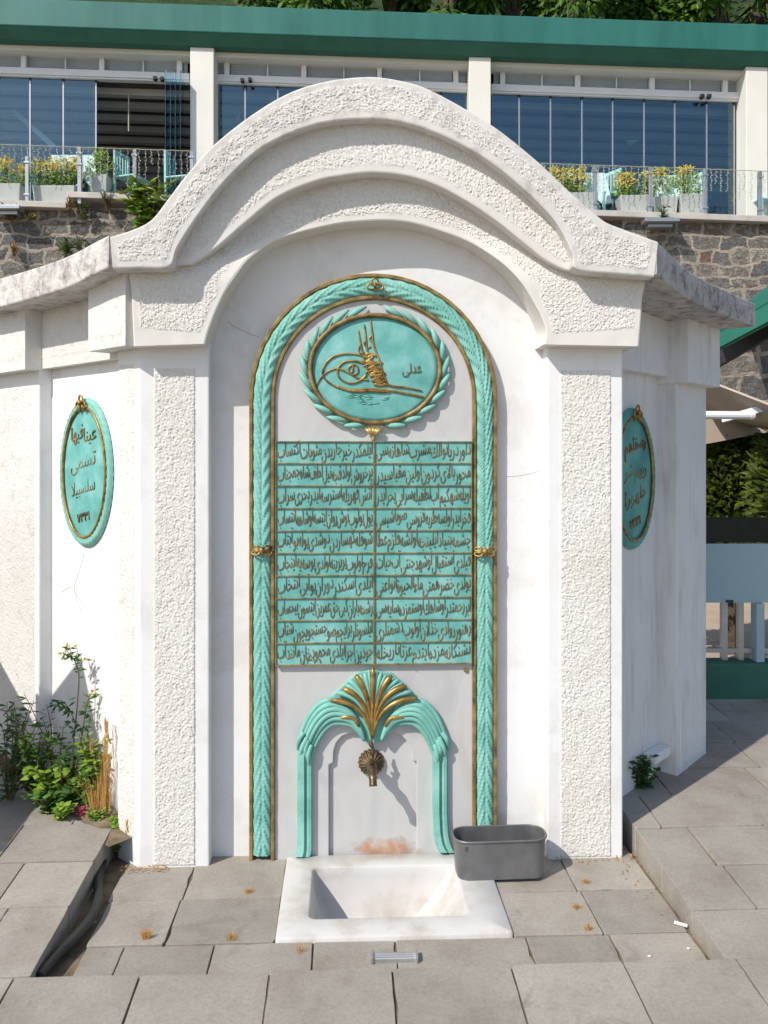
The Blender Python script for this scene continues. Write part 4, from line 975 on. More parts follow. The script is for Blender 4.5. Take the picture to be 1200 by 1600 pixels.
def grass(name, label, loc, n, h, spread, mat_, seed, heads=0, cat='grass', lean=0, w=.0035, group=None):
    r = random.Random(seed); root = empty(name, loc); tag(root, label, cat, group); q, hd_ = MB(), MB()
    for i in range(n):
        a = r.uniform(0, 6.283); b = spread*r.random(); x, y = math.cos(a)*b*.4, math.sin(a)*b*.3; hh_ = h*r.uniform(.5, 1.05)
        tx, ty = math.cos(a)*b+lean*hh_, math.sin(a)*b*.6
        p = cr([(x, y, 0), (x+(tx-x)*.3, y+(ty-y)*.3, hh_*.55), (tx, ty, hh_)], 4)
        for k in range(len(p)-1):
            ww = w*(1-k/len(p)); ww2 = w*(1-(k+1)/len(p)); q.add([p[k]-Vector((ww, 0, 0)), p[k]+Vector((ww, 0, 0)), p[k+1]+Vector((ww2, 0, 0)), p[k+1]-Vector((ww2, 0, 0))], [(0, 1, 2, 3)])
        if i < heads:
            for k in range(16):
                c = p[-1]-Vector((0, 0, .028))+Vector((r.uniform(-.004, .004), r.uniform(-.004, .004), .055*k/16)); hd_.leaf(c, (r.uniform(-.35, .35), r.uniform(-.35, .35), 1), (r.uniform(-1, 1), -1, 0), .024, .004)
    q.build('blades', mat_, root)
    if heads: hd_.build('seed_head', 'straw', root)
    return root
grass('foxtail_grass', 'tall orange foxtail grass with seed heads against the left pier', gp(163, 1274, .12), 26, .37, .07, 'straw', 3, 9, w=.0012)
grass('dry_grass_clump', 'orange dry grass mixed with the green weeds below the foxtails', gp(152, 1270, .12), 110, .18, .10, 'straw', 4, 0, w=.0013)
grass('foxtail_grass', 'thin foxtail stalks with green seed heads in front of the left pier corner', gp(206, 1338, .01), 10, .20, .05, 'straw', 6, 4, w=.0013)
for i, (px, py, n, h, lab) in enumerate(((228, 1468, 40, .030, 'largest dry orange tuft in a paving joint left of the basin'), (388, 1395, 26, .014, 'flat dry tuft in a joint near the basin back corner'), (361, 1469, 14, .022, 'tiny dry tuft left of the basin front edge'),
                                      (916, 1380, 26, .014, 'flat orange tuft in front of the right pier'), (901, 1420, 14, .018, 'dull dry tuft in the joint right of the tub'), (920, 1454, 16, .018, 'yellowish dry tuft in the joint lower right of the basin'), (137, 1290, 24, .03, 'dry orange grass on the left kerb edge'),
                                      (469, 1488, 8, .02, 'thin dry sprig below the basin front edge'))):
    z = .0 if px > 160 else .09
    grass('dry_tuft', lab, gp(px, py, z), n*2, h*1.35, .034, 'straw', 20+i, 0, 'dry grass', w=.0013, group='dry tufts in the paving joints')
r = random.Random(31)
weed('leafy_weed', 'dark green weed growing at the base of the shaded right wing', 'weed', (*G(1003, 1236, .11), .11), 20, 'leaf_dk', 12, .15, .11, .042, .028)
weed('leafy_weed', 'small upright weed beside the white box on the right wing', 'weed', (*G(1018, 1200, .12), .12), 10, 'leaf_dk', 13, .16, .05, .035, .022)
# added panels, unseen left of the frame, invented to shade the left wing
def onwall(px, py, y, back): u, z = onframe(px, py, FL, y); return (FL @ Vector((u, y, z)))-sdir*back
hsun = Vector((math.sin(AZ), math.cos(AZ), 0)); p0 = onwall(127, 1027, .06, 0); dpl = hsun.dot(p0)-1.0
def toplane(p): return p-sdir*((hsun.dot(p)-dpl)/hsun.dot(sdir))
wl = lambda a, b: toplane(onwall(a, b, .06, 0)); pl_ = lambda a, b: toplane(onwall(a, b, 0, 0)); gl = lambda a, b: toplane(Vector(gp(a, b, .115)))
bn = empty('added_shade_panel', (-2.6, -.1, .1)); tag(bn, 'added brown panels on poles outside the picture, shaped to shade the left wing', 'shade panel'); l0 = Vector(bn.location)
for poly in ([wl(127, 1027), wl(158, 1180), gl(150, 1222), gl(60, 1262), pl_(63, 1150), wl(81, 1087)], [pl_(0, 1033), pl_(62, 1145), gl(52, 1270), gl(0, 1326), gl(-260, 1420), pl_(-200, 900)]):
    q = MB(); n_b = len(poly); q.add([p-l0 for p in poly]+[p-l0-hsun*.012 for p in poly], [tuple(range(n_b)), tuple(range(2*n_b-1, n_b-1, -1))]+[(k, k+n_b, (k+1) % n_b+n_b, (k+1) % n_b) for k in range(n_b)])
    q.build('cloth', 'panel_brown', bn)  # added panel, outline projected back from the shadow it has to cast
for p in (wl(81, 1087)-Vector((.05, 0, 0)), pl_(-200, 900)): q = MB(); q.tube([(p.x-l0.x, p.y-l0.y-.03, -.02), (p.x-l0.x, p.y-l0.y-.03, p.z-l0.z)], .018, 8); q.build('pole', 'alu', bn)
# white junction box
u0, z0 = onframe(1016, 1194, FR, .10); u1, z1 = onframe(1040, 1164, FR, .10)
q = MB(); q.box(u0, u1, .075, .134, z0, z1); jb = q.build('junction_box', 'white', None, FR, bevel=.004); tag(jb, 'small white box fixed low on the shaded right wing', 'junction box')
q = MB(); q.box(u0+.006, u1-.006, .071, .0755, z0+.008, z1-.008); q.build('lid', 'white', jb, FR, bevel=.002)
# litter
lx, ly = G(1064, 1446, .004); q = MB(); q.tube([(lx-.018, ly+.012, .009), (lx+.018, ly-.010, .007)], .0055, 8); tag(q.build('cigarette_end', 'paper'), 'white cigarette end lying by the right kerb', 'litter')
for i, (px, py, lab) in enumerate(((1014, 1494, 'white paper scrap on the paving, nearer the viewer'), (1075, 1482, 'yellowed paper scrap at the foot of the right kerb'))):
    x, y = G(px, py, .004); q = MB(); q.prism_xy([(x-.005, y-.002), (x+.004, y-.004), (x+.006, y+.002), (x-.003, y+.004)], .003, .006); tag(q.build('paper_scrap', 'paper'), lab, 'litter', 'scraps of paper on the paving')
# dead leaves at the foot of the piers
q = MB(); r = random.Random(8)
for i in range(120):
    if i < 70: x, y = r.uniform(-.98, -.80), r.uniform(-.045, -.005)
    elif i < 100: x, y = r.uniform(.66, 1.0), r.uniform(-.05, -.004)
    else: x, y = r.uniform(.9, 1.0), r.uniform(-.45, 0)
    q.leaf((x, y, .004+r.random()*.004), (r.uniform(-1, 1), r.uniform(-1, 1), r.uniform(0, .4)), (0, 0, 1), r.uniform(.008, .02), .006)
tag(q.build('leaf_litter', 'straw'), 'dry leaf litter gathered at the foot of the piers', 'leaf litter', kind='stuff')

# ================================================================== RESTAURANT ON ITS STONE TERRACE
K = Matrix.Translation((CX, CY, 0)) @ Matrix.Rotation(-TH, 4, 'Z')
SL = .035
xb = lambda px, T: (px-600)/F*T
zb_ = lambda py, T: EYE+(HZ-py)/F*T             # py read at the middle of the picture
def zat(px, py, T): return zb_(py-SL*(px-600), T)
Tf, Tc, Tb, Tg, Tr = 15.0, 15.2, 15.36, 15.6, 14.6
ZL = zb_(316, 14.5)                              # terrace level
rest = empty('restaurant_building', K @ Vector((0, Tg, ZL)), -TH); tag(rest, 'long cream restaurant with a green roof fascia and folding glass walls above the stone terrace', 'building')
KL = Matrix.Translation((0, -Tg, -ZL))           # local frame of the building's parts
def rb(mb, name, mat_, parent=None, **k):
    o = mb.build(name, mat_, parent or rest, KL, shear=SL, **k); return o
zf0, zf1 = zb_(60, Tf), zb_(17, Tf); zbm0 = zb_(98, Tb); zt0 = zb_(127, Tg); zgt = zb_(141, Tg)
XL, XR = -11.5, 10.5
q = MB(); q.prism_xz([(XL, zf0), (XR, zf0), (XR, zf1), (XL, zf1)], Tf, Tf+9.5); rb(q, 'roof_fascia', 'fascia', bevel=.02)
zs_ = zb_(82, Tf+.16)
q = MB(); q.grid([[(x, Tf+.01, zf0-.002), (x, Tf+.16, zs_), (x, Tf+.62, zs_), (x, Tf+.62, zf0-.002)] for x in (XL, XR)], True); q.f += [(0, 1, 2, 3), (7, 6, 5, 4)]; rb(q, 'soffit', 'greenwall')
q = MB(); q.box(XL, XR, Tb, Tb+.2, zbm0, zs_-.003); rb(q, 'lintel_beam', 'cream')
cols = [(-195, -157), (297, 334), (733, 767), (1166, 1200), (1610, 1645)]
for a, b in cols:
    q = MB(); q.box(xb(a, Tc), xb(b, Tc), Tc, Tb+.45, ZL-.02, zs_-.002); rb(q, 'column', 'cream', bevel=.012)
bays = [(-157, 297, [-120, -75, 38, 160, 281], [-100, -48, -2, 47, 99, 150]), (334, 733, [355, 475, 593, 712], [334, 383, 434, 485, 536, 587, 638, 689, 733]), (767, 1166, [785, 902, 1018, 1132], [767, 811, 860, 909, 957, 1006, 1054, 1104, 1147]), (1200, 1610, [1220, 1340, 1460, 1580], [1200, 1250, 1300, 1350, 1400, 1450, 1500, 1550, 1600])]
for bi, (a, b, mul, panes) in enumerate(bays):
    xa, xb2 = xb(a, Tg), xb(b, Tg)
    q = MB(); q.box(xa, xb2, Tg-.06, Tg+.08, zgt, zt0); q.box(xa, xb2, Tg-.055, Tg+.07, zbm0-.002, zbm0+.03)
    for m_ in mul: q.box(xb(m_-4, Tg), xb(m_+4, Tg), Tg-.05, Tg+.06, zt0+.001, zbm0-.003)
    q.box(xa, xb2, Tg-.09, Tg-.061, zgt+.03, zgt+.07)
    wf = rb(q, 'window_frame', 'white', bevel=.006)
    ed = [a]+mul+[b]
    for c, d in zip(ed, ed[1:]):
        c2, d2 = xb(c+4, Tg)+.01, xb(d-4, Tg)-.01
        if d2-c2 < .06: continue
        q = MB(); nsl = 8
        for k in range(nsl):
            z = zt0+.02+(zbm0-zt0-.03)*k/nsl; hz = (zbm0-zt0-.03)/nsl
            q.add([(c2, Tg+.01, z), (d2, Tg+.01, z), (d2, Tg+.04, z+hz*.70), (c2, Tg+.04, z+hz*.70)], [(0, 1, 2, 3)])
        q.box(c2, d2, Tg+.05, Tg+.06, zt0, zbm0)
        if d2-c2 > .5: xm = c2+(d2-c2)*.53; q.box(xm-.012, xm+.012, Tg-.005, Tg+.02, zt0+.003, zbm0-.004)
        rb(q, 'louvre', 'louvre', wf)
    for c, d in zip(panes, panes[1:]):
        q = MB(); q.box(xb(c, Tg)+.012, xb(d, Tg)-.012, Tg, Tg+.012, ZL+.02, zgt-.012); g = rb(q, 'glass_panel', 'pane')
        q = MB(); q.box(xb(d, Tg)-.013, xb(d, Tg)+.013, Tg-.006, Tg+.02, ZL+.021, zgt-.013); rb(q, 'pane_edge', 'steel', g)
        q = MB(); q.box(xb(d, Tg)-.02, xb(d, Tg)+.02, Tg-.012, Tg+.02, zgt-.05, zgt-.002); rb(q, 'pane_clip', 'black', g)
# folded leaves at the open end of the left bay
for k, px in enumerate((270, 276, 282, 288)):
    q = MB(); x = xb(px, Tg); q.add([(x-.008, Tg-.02, ZL+.02), (x+.008, Tg-.02, ZL+.02), (x+.03+.05*k/3, Tg-.62, ZL+.02), (x+.014+.05*k/3, Tg-.62, ZL+.02)]+[(x-.008, Tg-.02, zgt-.03), (x+.008, Tg-.02, zgt-.03), (x+.03+.05*k/3, Tg-.62, zgt-.03), (x+.014+.05*k/3, Tg-.62, zgt-.03)],
                              [(3, 2, 1, 0), (4, 5, 6, 7), (0, 1, 5, 4), (1, 2, 6, 5), (2, 3, 7, 6), (3, 0, 4, 7)])
    rb(q, 'folded_glass_panel', 'pane')
# spotlights on the head rail
for px, py in ((243, 124), (254, 125), (379, 127), (391, 126), (1096, 152), (1107, 152)):
    q = MB(); x = xb(px, Tg-.12); z = zat(px, py, Tg-.12)
    q.box(x-.028, x+.028, Tg-.2, Tg-.09, z-.03, z+.03); q.bar((x, Tg-.15, z+.03), (x, Tg-.08, z+.07), .02); rb(q, 'spotlight', 'black', bevel=.006)
# room behind the glass: dark boarded ceiling with joists, back wall, floor
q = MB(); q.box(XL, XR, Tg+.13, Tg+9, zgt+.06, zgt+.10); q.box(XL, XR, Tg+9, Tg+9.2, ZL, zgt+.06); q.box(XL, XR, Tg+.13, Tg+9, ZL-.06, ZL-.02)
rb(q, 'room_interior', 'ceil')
q = MB()
for k in range(13): y = Tg+.45+k*.62; q.box(XL+.1, XR-.1, y, y+.16, zgt-.06, zgt+.058)
rb(q, 'ceiling_joist', 'ceil_l')
for a, b in (((-40, 118), (88, 232)), ((980, 225), (1104, 158)), ((352, 135), (378, 190))):
    q = MB(); q.bar((xb(a[0], 17.5), 17.5, zb_(a[1]-SL*(a[0]-600), 17.5)), (xb(b[0], 17.2), 17.2, zb_(b[1]-SL*(b[0]-600), 17.2)), .16, .10); rb(q, 'reflection_bar', 'louvre')  # pale bars standing in for diagonal reflections in the window glass
# hanging pull cord
q = MB(); x = xb(201, 15.9); q.tube([(x, 15.9, zgt), (x, 15.9, zat(201, 205, 15.9))], .012, 6); rb(q, 'pull_cord', 'wire')
# terrace slab and retaining wall
tr = empty('terrace', K @ Vector((0, 14.65, 0)), -TH); tag(tr, 'grey rubble stone retaining wall with a concrete edge under the restaurant', 'wall')
KT = Matrix.Translation((0, -14.65, 0))
xs = xb(104, 14.5); ZL2 = zb_(333.5, 14.5)
q = MB(); q.box(xs, XR, 14.5, Tg+.12, ZL-.10, ZL); q.box(XL, xs-.001, 14.47, Tg+.10, ZL2-.10, ZL2); q.box(XL, xs-.002, 14.9, Tg+.1, ZL2, ZL-.1)
q.build('ledge', 'concrete', tr, KT, shear=SL, bevel=.01)
q = MB()
rows = []
for i in range(111):
    row = []
    for k in range(46):
        x = XL+(XR-XL)*i/110; z = -.2+(5.9)*k/45
        zz = min(z, (ZL if x > xs else ZL2)-SL*x-.09+.0) if k == 45 else min(z, (ZL if x > xs else ZL2)-SL*x-.10)
        row.append((x, 14.66+.05*noise.noise((x*1.7, z*2.2, 0))-(.0), zz))
    rows.append(row)
q.grid(rows); q.build('stonework', 'stone', tr, KT, smooth=True)
# glass railing
def railing(posts, ztop, zbot, label, T, x_end=None):
    root = empty('glass_railing', K @ Vector((xb(posts[0], T), T, zbot-SL*xb(posts[0], T))), -TH); tag(root, label, 'railing', 'glass railings along the terrace')
    KK = Matrix.Translation((-xb(posts[0], T), -T, -(zbot-SL*xb(posts[0], T))))
    for p in posts:
        q = MB(); x = xb(p, T); q.box(x-.03, x+.03, T-.03, T+.03, zbot, ztop+.012); q.box(x-.05, x+.05, T-.045, T-.031, ztop-.10, ztop-.07); q.box(x-.05, x+.05, T-.045, T-.031, zbot+.10, zbot+.13)
        q.build('post', 'steel', root, KK, shear=SL, bevel=.005)
    for a, b in zip(posts, posts[1:]):
        q = MB(); q.box(xb(a, T)+.035, xb(b, T)-.035, T-.006, T+.006, zbot+.03, ztop); q.build('glass_sheet', 'clear', root, KK, shear=SL)
    return root
zr1, zr0 = zb_(249, Tr), ZL
railing([124.5, 211, 300, 390, 480], zr1, zr0, 'glass railing with steel posts left of the arch on the upper ledge', Tr)
railing([-140, -48, 43, 128-3], zb_(267, Tr), ZL2, 'lower glass railing at the far left on the stepped ledge', Tr-.03)
railing([760, 845, 930, 1016, 1101, 1187, 1275], zr1, zr0, 'glass railing with steel posts right of the arch', Tr)
def lights(px0, px1, label, seed):
    r = random.Random(seed); T = Tr-.06; root = empty('string_lights', K @ Vector((xb(px0, T), T, zr1-SL*xb(px0, T))), -TH); tag(root, label, 'string lights', 'icicle lights on the railing')
    KK = Matrix.Translation((-xb(px0, T), -T, -(zr1-SL*xb(px0, T)))); q, bq = MB(), MB(); x0, x1 = xb(px0, T), xb(px1, T)
    q.tube([(x0+(x1-x0)*i/40, T, zr1+.01-.008*abs(math.sin(i*1.3))) for i in range(41)], .006, 5)
    x = x0+.05
    while x < x1:
        L = r.choice((.22, .34, .46, .56)); p = [(x+.012*math.sin(k*2.1+x*9), T, zr1-L*k/8) for k in range(9)]; q.tube(p, .0035, 4)
        for k in range(1, 9): bq.tube([p[k], (p[k][0]+r.choice((-.022, .022)), T-.008, p[k][2]-.015)], [.004, .006], 5)
        x += r.uniform(.075, .12)
    q.build('wire', 'wire', root, KK, shear=SL); o = bq.build('bulbs', 'wire', root, KK, shear=SL); o['kind'] = 'stuff'
lights(-10, 300, 'icicle string lights hanging on the left railing', 5); lights(845, 1230, 'icicle string lights hanging on the right railing', 6)
# potted shrubs on the terrace
def potted(px0, px1, pyt, pyb, Tp, shrub, label, seed, flowers=.5, zfloor=None):
    """planter between two image columns, shrub = list of (px, py_top, width m)"""
    x0, x1 = xb(px0, Tp), xb(px1, Tp); r = random.Random(seed); xm = (x0+x1)/2
    zfl = (ZL if zfloor is None else zfloor); zt = zat((px0+px1)/2, pyt, Tp)
    root = empty('potted_shrub', K @ Vector((xm, Tp, zfl-SL*xm)), -TH); tag(root, label, 'potted shrub', 'potted shrubs along the terrace')
    KK = Matrix.Translation((-xm, -Tp, -zfl))
    q = MB(); q.add([(x0+.03, Tp-.14, zfl), (x1-.03, Tp-.14, zfl), (x1-.03, Tp+.14, zfl), (x0+.03, Tp+.14, zfl), (x0, Tp-.17, zt), (x1, Tp-.17, zt), (x1, Tp+.17, zt), (x0, Tp+.17, zt)], [(3, 2, 1, 0), (0, 1, 5, 4), (1, 2, 6, 5), (2, 3, 7, 6), (3, 0, 4, 7), (4, 5, 6, 7)])
    q.build('planter_box', 'planter', root, KK, shear=0, bevel=.012).location.z = 0
    l, y, s = MB(), MB(), MB()
    for (px, pyt2, wd) in shrub:
        cx_ = xb(px, Tp); top = zat(px, pyt2, Tp); hgt = top-zt
        for k in range(10):
            a = r.uniform(-1, 1); e = Vector((cx_+a*wd*.4, Tp+r.uniform(-.1, .1), zt+hgt*r.uniform(.6, .95))); s.tube([(cx_+a*.02, Tp, zt-.02), e.lerp(Vector((cx_, Tp, zt)), .5)+Vector((0, 0, .03)), e], [.008, .006, .003], 5)
        for k in range(int(r.uniform(190, 330)*wd/.4)):
            t = r.random(); a = r.uniform(0, 6.283); rad = wd*.5*math.sqrt(r.random())*(.55+.65*math.sin(math.pi*min(1, t*.75+.2)))
            c = (cx_+math.cos(a)*rad, Tp+math.sin(a)*rad*.6, zt+.02+hgt*t*(1-.2*(rad/wd)))
            tgt = y if (t > 1-flowers and r.random() < .75) else l
            tgt.leaf(c, (r.uniform(-1, 1), r.uniform(-1, .6), r.uniform(-.2, 1)), (r.uniform(-.4, .4), -1, .5), r.uniform(.05, .085), .030)
    s.build('stem', 'stem', root, KK); l.build('foliage', 'leaf_fresh', root, KK)
    if y.f: y.build('yellow_foliage', 'yellow', root, KK)
zf2 = ZL2
potted(-60, 38, 291, 318, 14.85, [(-30, 262, .4), (8, 250, .32), (36, 262, .24)], 'leftmost long planter of yellow-green shrubs on the lower ledge', 1, .45, zf2)
potted(56, 122, 294, 318, 14.85, [(62, 250, .24), (80, 250, .3), (100, 248, .36), (116, 250, .3)], 'long planter of yellow-tipped shrubs second from the left edge', 2, .45, zf2)
potted(144, 172, 277, 303, 14.95, [(156, 235, .34)], 'square pale planter with an all-green shrub left of the arch', 3, 0)
potted(835, 930, 305, 322, 14.9, [(864, 262, .28), (885, 264, .3), (905, 262, .34)], 'planter with golden-topped shrubs just right of the arch', 4, .5)
potted(965, 1010, 309, 326, 14.9, [(972, 272, .26), (982, 270, .28)], 'small planter with a yellow shrub left of the folded napkin table', 5, .6)
potted(1018, 1055, 311, 327, 14.95, [(1010, 266, .2), (1030, 262, .3)], 'planter with a mostly green shrub in the middle of the right railing', 6, .3)
potted(1058, 1098, 307, 328, 14.9, [(1070, 262, .44)], 'planter with a dense round yellow-topped shrub near the right column', 7, .22)
# terrace chairs and tables
def chair(px, Tp, rz, label):
    x = xb(px, Tp); root = empty('terrace_chair', K @ Vector((x, Tp, ZL-SL*x)), rz-TH); tag(root, label, 'chair', 'mint terrace chairs')
    return root
c0 = chair(205, 15.15, R(70), 'mint slatted chair seen through the left railing by the square planter')
q = MB(); q.box(-.21, .21, -.21, .21, .42, .45); q.build('seat', 'mint', c0, bevel=.01)
q = MB(); q.box(-.21, .21, .185, .21, .84, .90); q.box(-.21, .21, .185, .21, .50, .54)
for k in range(6): q.box(-.20+k*.076, -.17+k*.076, .188, .206, .541, .839)
q.build('backrest', 'mint', c0)
for sx in (-1, 1):
    for sy in (-1, 1): q = MB(); q.bar((sx*.19, sy*.19, 0), (sx*.19, sy*.195, .42 if sy < 0 else .88), .035); q.build('leg', 'mint', c0)
for px, T_, rz, lab in ((283, 15.1, R(75), 'mint slatted chair half hidden behind the arch on the left'), (944, 15.2, R(-60), 'mint slatted chair next to the golden-topped planter right of the arch'), (1076, 15.2, R(-70), 'mint slatted chair by the right column'), (1196, 15.2, R(-80), 'mint slatted chair cut by the right picture edge')):
    c = copy_tree(c0); x = xb(px, T_); c.location = K @ Vector((x, T_, ZL-SL*x)); c.rotation_euler.z = rz-TH; c['label'] = lab
def table(px, Tp, label, seed, hh=.76, wd=.72):
    x = xb(px, Tp); root = empty('terrace_table', K @ Vector((x, Tp, ZL-SL*x)), -TH); tag(root, label, 'table', 'tables under pale blue cloths')
    q = MB(); r = random.Random(seed); n = 40; rows = []
    def sq(i, s): 
        a = 2*math.pi*i/n; c, d = math.cos(a), math.sin(a); m_ = max(abs(c), abs(d)); return (c/m_*s, d/m_*s)
    top = [(*sq(i, wd/2), hh) for i in range(n)]; q.grid([[(0, 0, hh+.001)]*n, top], True)
    rows = [top]
    for k in range(1, 4): rows.append([(sq(i, wd/2+.02*k*math.sin(i*1.3))[0]*(1+.03*k), sq(i, wd/2+.02*k*math.sin(i*1.3))[1]*(1+.03*k), hh-.13*k-(.05*k*(abs(math.sin(2*math.pi*i/n*2)) > .9))) for i in range(n)])
    q.grid(rows, True); q.build('tablecloth', 'cloth', root, smooth=False)
    for sx in (-1, 1):
        for sy in (-1, 1): q = MB(); q.bar((sx*.27, sy*.27, 0), (sx*.27, sy*.27, hh-.02), .05); q.build('leg', 'mint', root)
table(1050, 15.3, 'table under a pale blue cloth between the round shrub and the right column', 1)
table(125, 15.35, 'table under a pale blue cloth behind the long planter at the left', 2); table(905, 15.35, 'table under a pale blue cloth behind the golden-topped shrubs', 3)
# small lamp shelf with a seedling on the right
x, z = xb(1032, 14.4), zb_(346, 14.4); 
q = MB(); q.box(-.28, .28, -.12, .12, -.03, .03); q.box(-.2, .2, .0, .2, -.09, -.031); sl_ = q.build('metal_shelf', 'steel', None, None, bevel=.006); sl_.location = K @ Vector((x, 14.4, z)); sl_.rotation_euler.z = -TH
tag(sl_, 'small grey metal shelf fixed to the stone wall below the right railing', 'shelf')
weed('seedling', 'small green seedling standing on the grey metal shelf', 'plant', tuple(K @ Vector((x+.02, 14.38, z+.03))), 5, 'leaf', 14, .30, .08, .11, .06, stemr=.008)
x, z = xb(8, 14.4), zb_(326, 14.4); sh2 = sl_.copy(); C.objects.link(sh2); sh2.location = K @ Vector((x, 14.4, z)); sh2['label'] = 'small grey metal shelf at the left edge below the lower ledge'
# plants rooted in the stone wall
def wallplant(name, px, py, label, mat_, seed, h, spread, ll, lw_, stems=14, dens=1, cat='plant'):
    weed(name, label, cat, tuple(K @ Vector((xb(px, 14.5), 14.5, zb_(py, 14.5)))), stems, mat_, seed, h, spread, ll, lw_, stemr=.012, dens=dens)
wallplant('fig_bush', 226, 358, 'leafy fig-like bush growing from the wall beside the arch', 'leaf_fresh', 15, .80, .46, .24, .12, 40, 1.0, 'bush')
wallplant('wall_plant', 103, 398, 'small leafy plant low on the stone wall at the left', 'leaf', 16, .28, .22, .16, .06, 12)
wallplant('wall_plant', 125, 385, 'sparse sprig beside the small leafy plant on the left stone wall', 'leaf', 26, .22, .14, .12, .04, 6)
wallplant('moss_tuft', 18, 345, 'brown-green tuft hanging under the left ledge', 'leaf_dk', 17, .28, .28, .10, .03, 20)
wallplant('moss_tuft', 45, 345, 'yellowish tuft under the left ledge, right of the brown one', 'yellow', 18, .14, .2, .08, .02, 8)
wallplant('moss_tuft', 110, 328, 'orange dry tuft under the stepped ledge', 'straw', 19, .22, .12, .10, .02, 14)
wallplant('moss_tuft', 132, 345, 'dark mossy patch on the stones left of the fig bush', 'leaf_dk', 20, .32, .14, .09, .03, 16)
wallplant('moss_tuft', 168, 330, 'dry dark tuft hanging right below the square planter', 'stem', 21, .34, .16, .12, .015, 16)
wallplant('moss_tuft', 22, 400, 'rusty tuft low in the left stone wall', 'straw', 22, .28, .16, .09, .02, 10)

# ================================================================== HILL AND TREES BEHIND
q = MB(); rows = []
for i in range(41):
    row = []
    for k in range(25):
        x = -60+3*i; t = k/24; y = 27+45*t; row.append((x, y, 3+9*sm(t, 0, .1)+42*t+1.5*noise.noise((x*.15, y*.15, 0))))
    rows.append(row)
q.grid(rows); tag(q.build('hillside', 'hill', None, K, smooth=True), kind='structure')
def tree(px, T, zb0, zt0_, wd, label, seed, matl='leaf_hill', n=2600):
    r = random.Random(seed); x = xb(px, T); zg = 4.0; root = empty('hillside_tree', K @ Vector((x, T, zg)), -TH); tag(root, label, 'tree', 'trees on the slope behind the restaurant')
    q = MB(); q.tube([(0, 0, 0), (.1, .1, (zb0-zg)*.6), (0, 0, zb0-zg+.5), (.1, 0, zt0_-zg-1)], [.28, .22, .16, .05], 8)
    hc = (zb0+zt0_)/2-zg; cl = []
    for k in range(16):
        a = r.uniform(0, 6.283); e = r.uniform(-1, 1); rad = math.sqrt(1-e*e)*r.uniform(.35, 1)
        c = Vector((math.cos(a)*rad*wd/2, math.sin(a)*rad*wd/2, hc+e*(zt0_-zb0)/2*.9)); cl.append((c, r.uniform(.45, .85)*wd*.26))
        q.tube([(0, 0, hc-(zt0_-zb0)*.3), tuple(c*.5+Vector((0, 0, hc*.5))), tuple(c)], [.09, .06, .02], 5)
    q.build('trunk', 'bark', root)
    l = MB()
    for k in range(n):
        c, rad = r.choice(cl); v = Vector((r.gauss(0, 1), r.gauss(0, 1), r.gauss(0, 1))).normalized()*rad*r.random()**.4
        l.leaf(c+v, (v.x+r.uniform(-.4, .4), v.y-.2, v.z*.4-r.uniform(0, .6)), (r.uniform(-.4, .4), -.8, .8), r.uniform(.2, .38), r.uniform(.09, .16))
    l.build('crown', matl, root)
for i, (px, T, zb0, zt0_, wd, lab) in enumerate(((380, 21.5, 11.3, 15, 3.2, 'dark tree behind the roof above the left column'), (500, 21, 11.2, 15.5, 3.4, 'bright tree behind the roof above the arch crown, left'), (610, 22, 11.4, 16, 3.0, 'tree behind the roof directly above the arch crown'),
        (700, 21.2, 11.3, 15.5, 2.6, 'light green tree behind the roof right of the arch crown'), (800, 22.5, 11.6, 16, 3.0, 'shaded tree behind the roof above the middle column'), (900, 21, 11.0, 15, 3.0, 'feathery tree behind the roof over the right bay'),
        (1010, 21.6, 11.2, 16, 3.4, 'broad tree behind the roof over the right bay'), (1120, 21, 10.8, 15, 3.0, 'light tree behind the roof near the right column'), (1210, 22, 10.6, 16, 3.2, 'tree behind the roof at the right picture edge'))):
    tree(px, T, zb0, zt0_, wd, lab, 40+i)

# ================================================================== RIGHT-HAND SIDE
# low green wall with fence on top
def at(px, py, T): return K @ Vector((xb(px, T), T, zb_(py, T)))
T1 = 5.0
root = empty('terrace_fence', K @ Vector((xb(1090, T1), T1, .18)), -TH); tag(root, 'mint mesh fence with grey posts on a low dark green wall beside the fountain', 'fence')
KK = Matrix.Translation((-xb(1090, T1), -T1, -.18)); X = lambda px: xb(px, T1); Z = lambda py: zb_(py, T1)
q = MB(); q.box(X(1060), X(1700), T1, T1+.16, -.05, Z(1037)); q.build('low_wall', 'greenwall', root, KK, bevel=.01)
q = MB(); q.box(X(1060), X(1700), T1+.05, T1+.062, Z(944), Z(851)); q.build('mesh_panel', 'mesh', root, KK)
q = MB(); q.box(X(1060), X(1700), T1+.052, T1+.060, Z(849), Z(809)); q.build('dark_glass_strip', 'dkglass', root, KK)
q = MB(); q.box(X(1139), X(1151), T1+.04, T1+.049, Z(943.5), Z(939.5)); q.build('slot_plate', 'black', root, KK, bevel=.004)
for a, b, m_ in ((1135, 1144, 'steel'), (1161, 1169.5, 'steel'), (1184.5, 1197, 'bluepost'), (1300, 1312, 'bluepost')):
    q = MB(); q.box(X(a), X(b), T1+.064 if m_ == 'steel' else T1+.02, T1+.10, Z(1036), Z(944.5)); q.build('post', m_, root, KK)
q = MB(); q.box(X(1060), X(1700), T1+.066, T1+.09, Z(1024), Z(1017)); q.build('lower_rail', 'steel', root, KK)
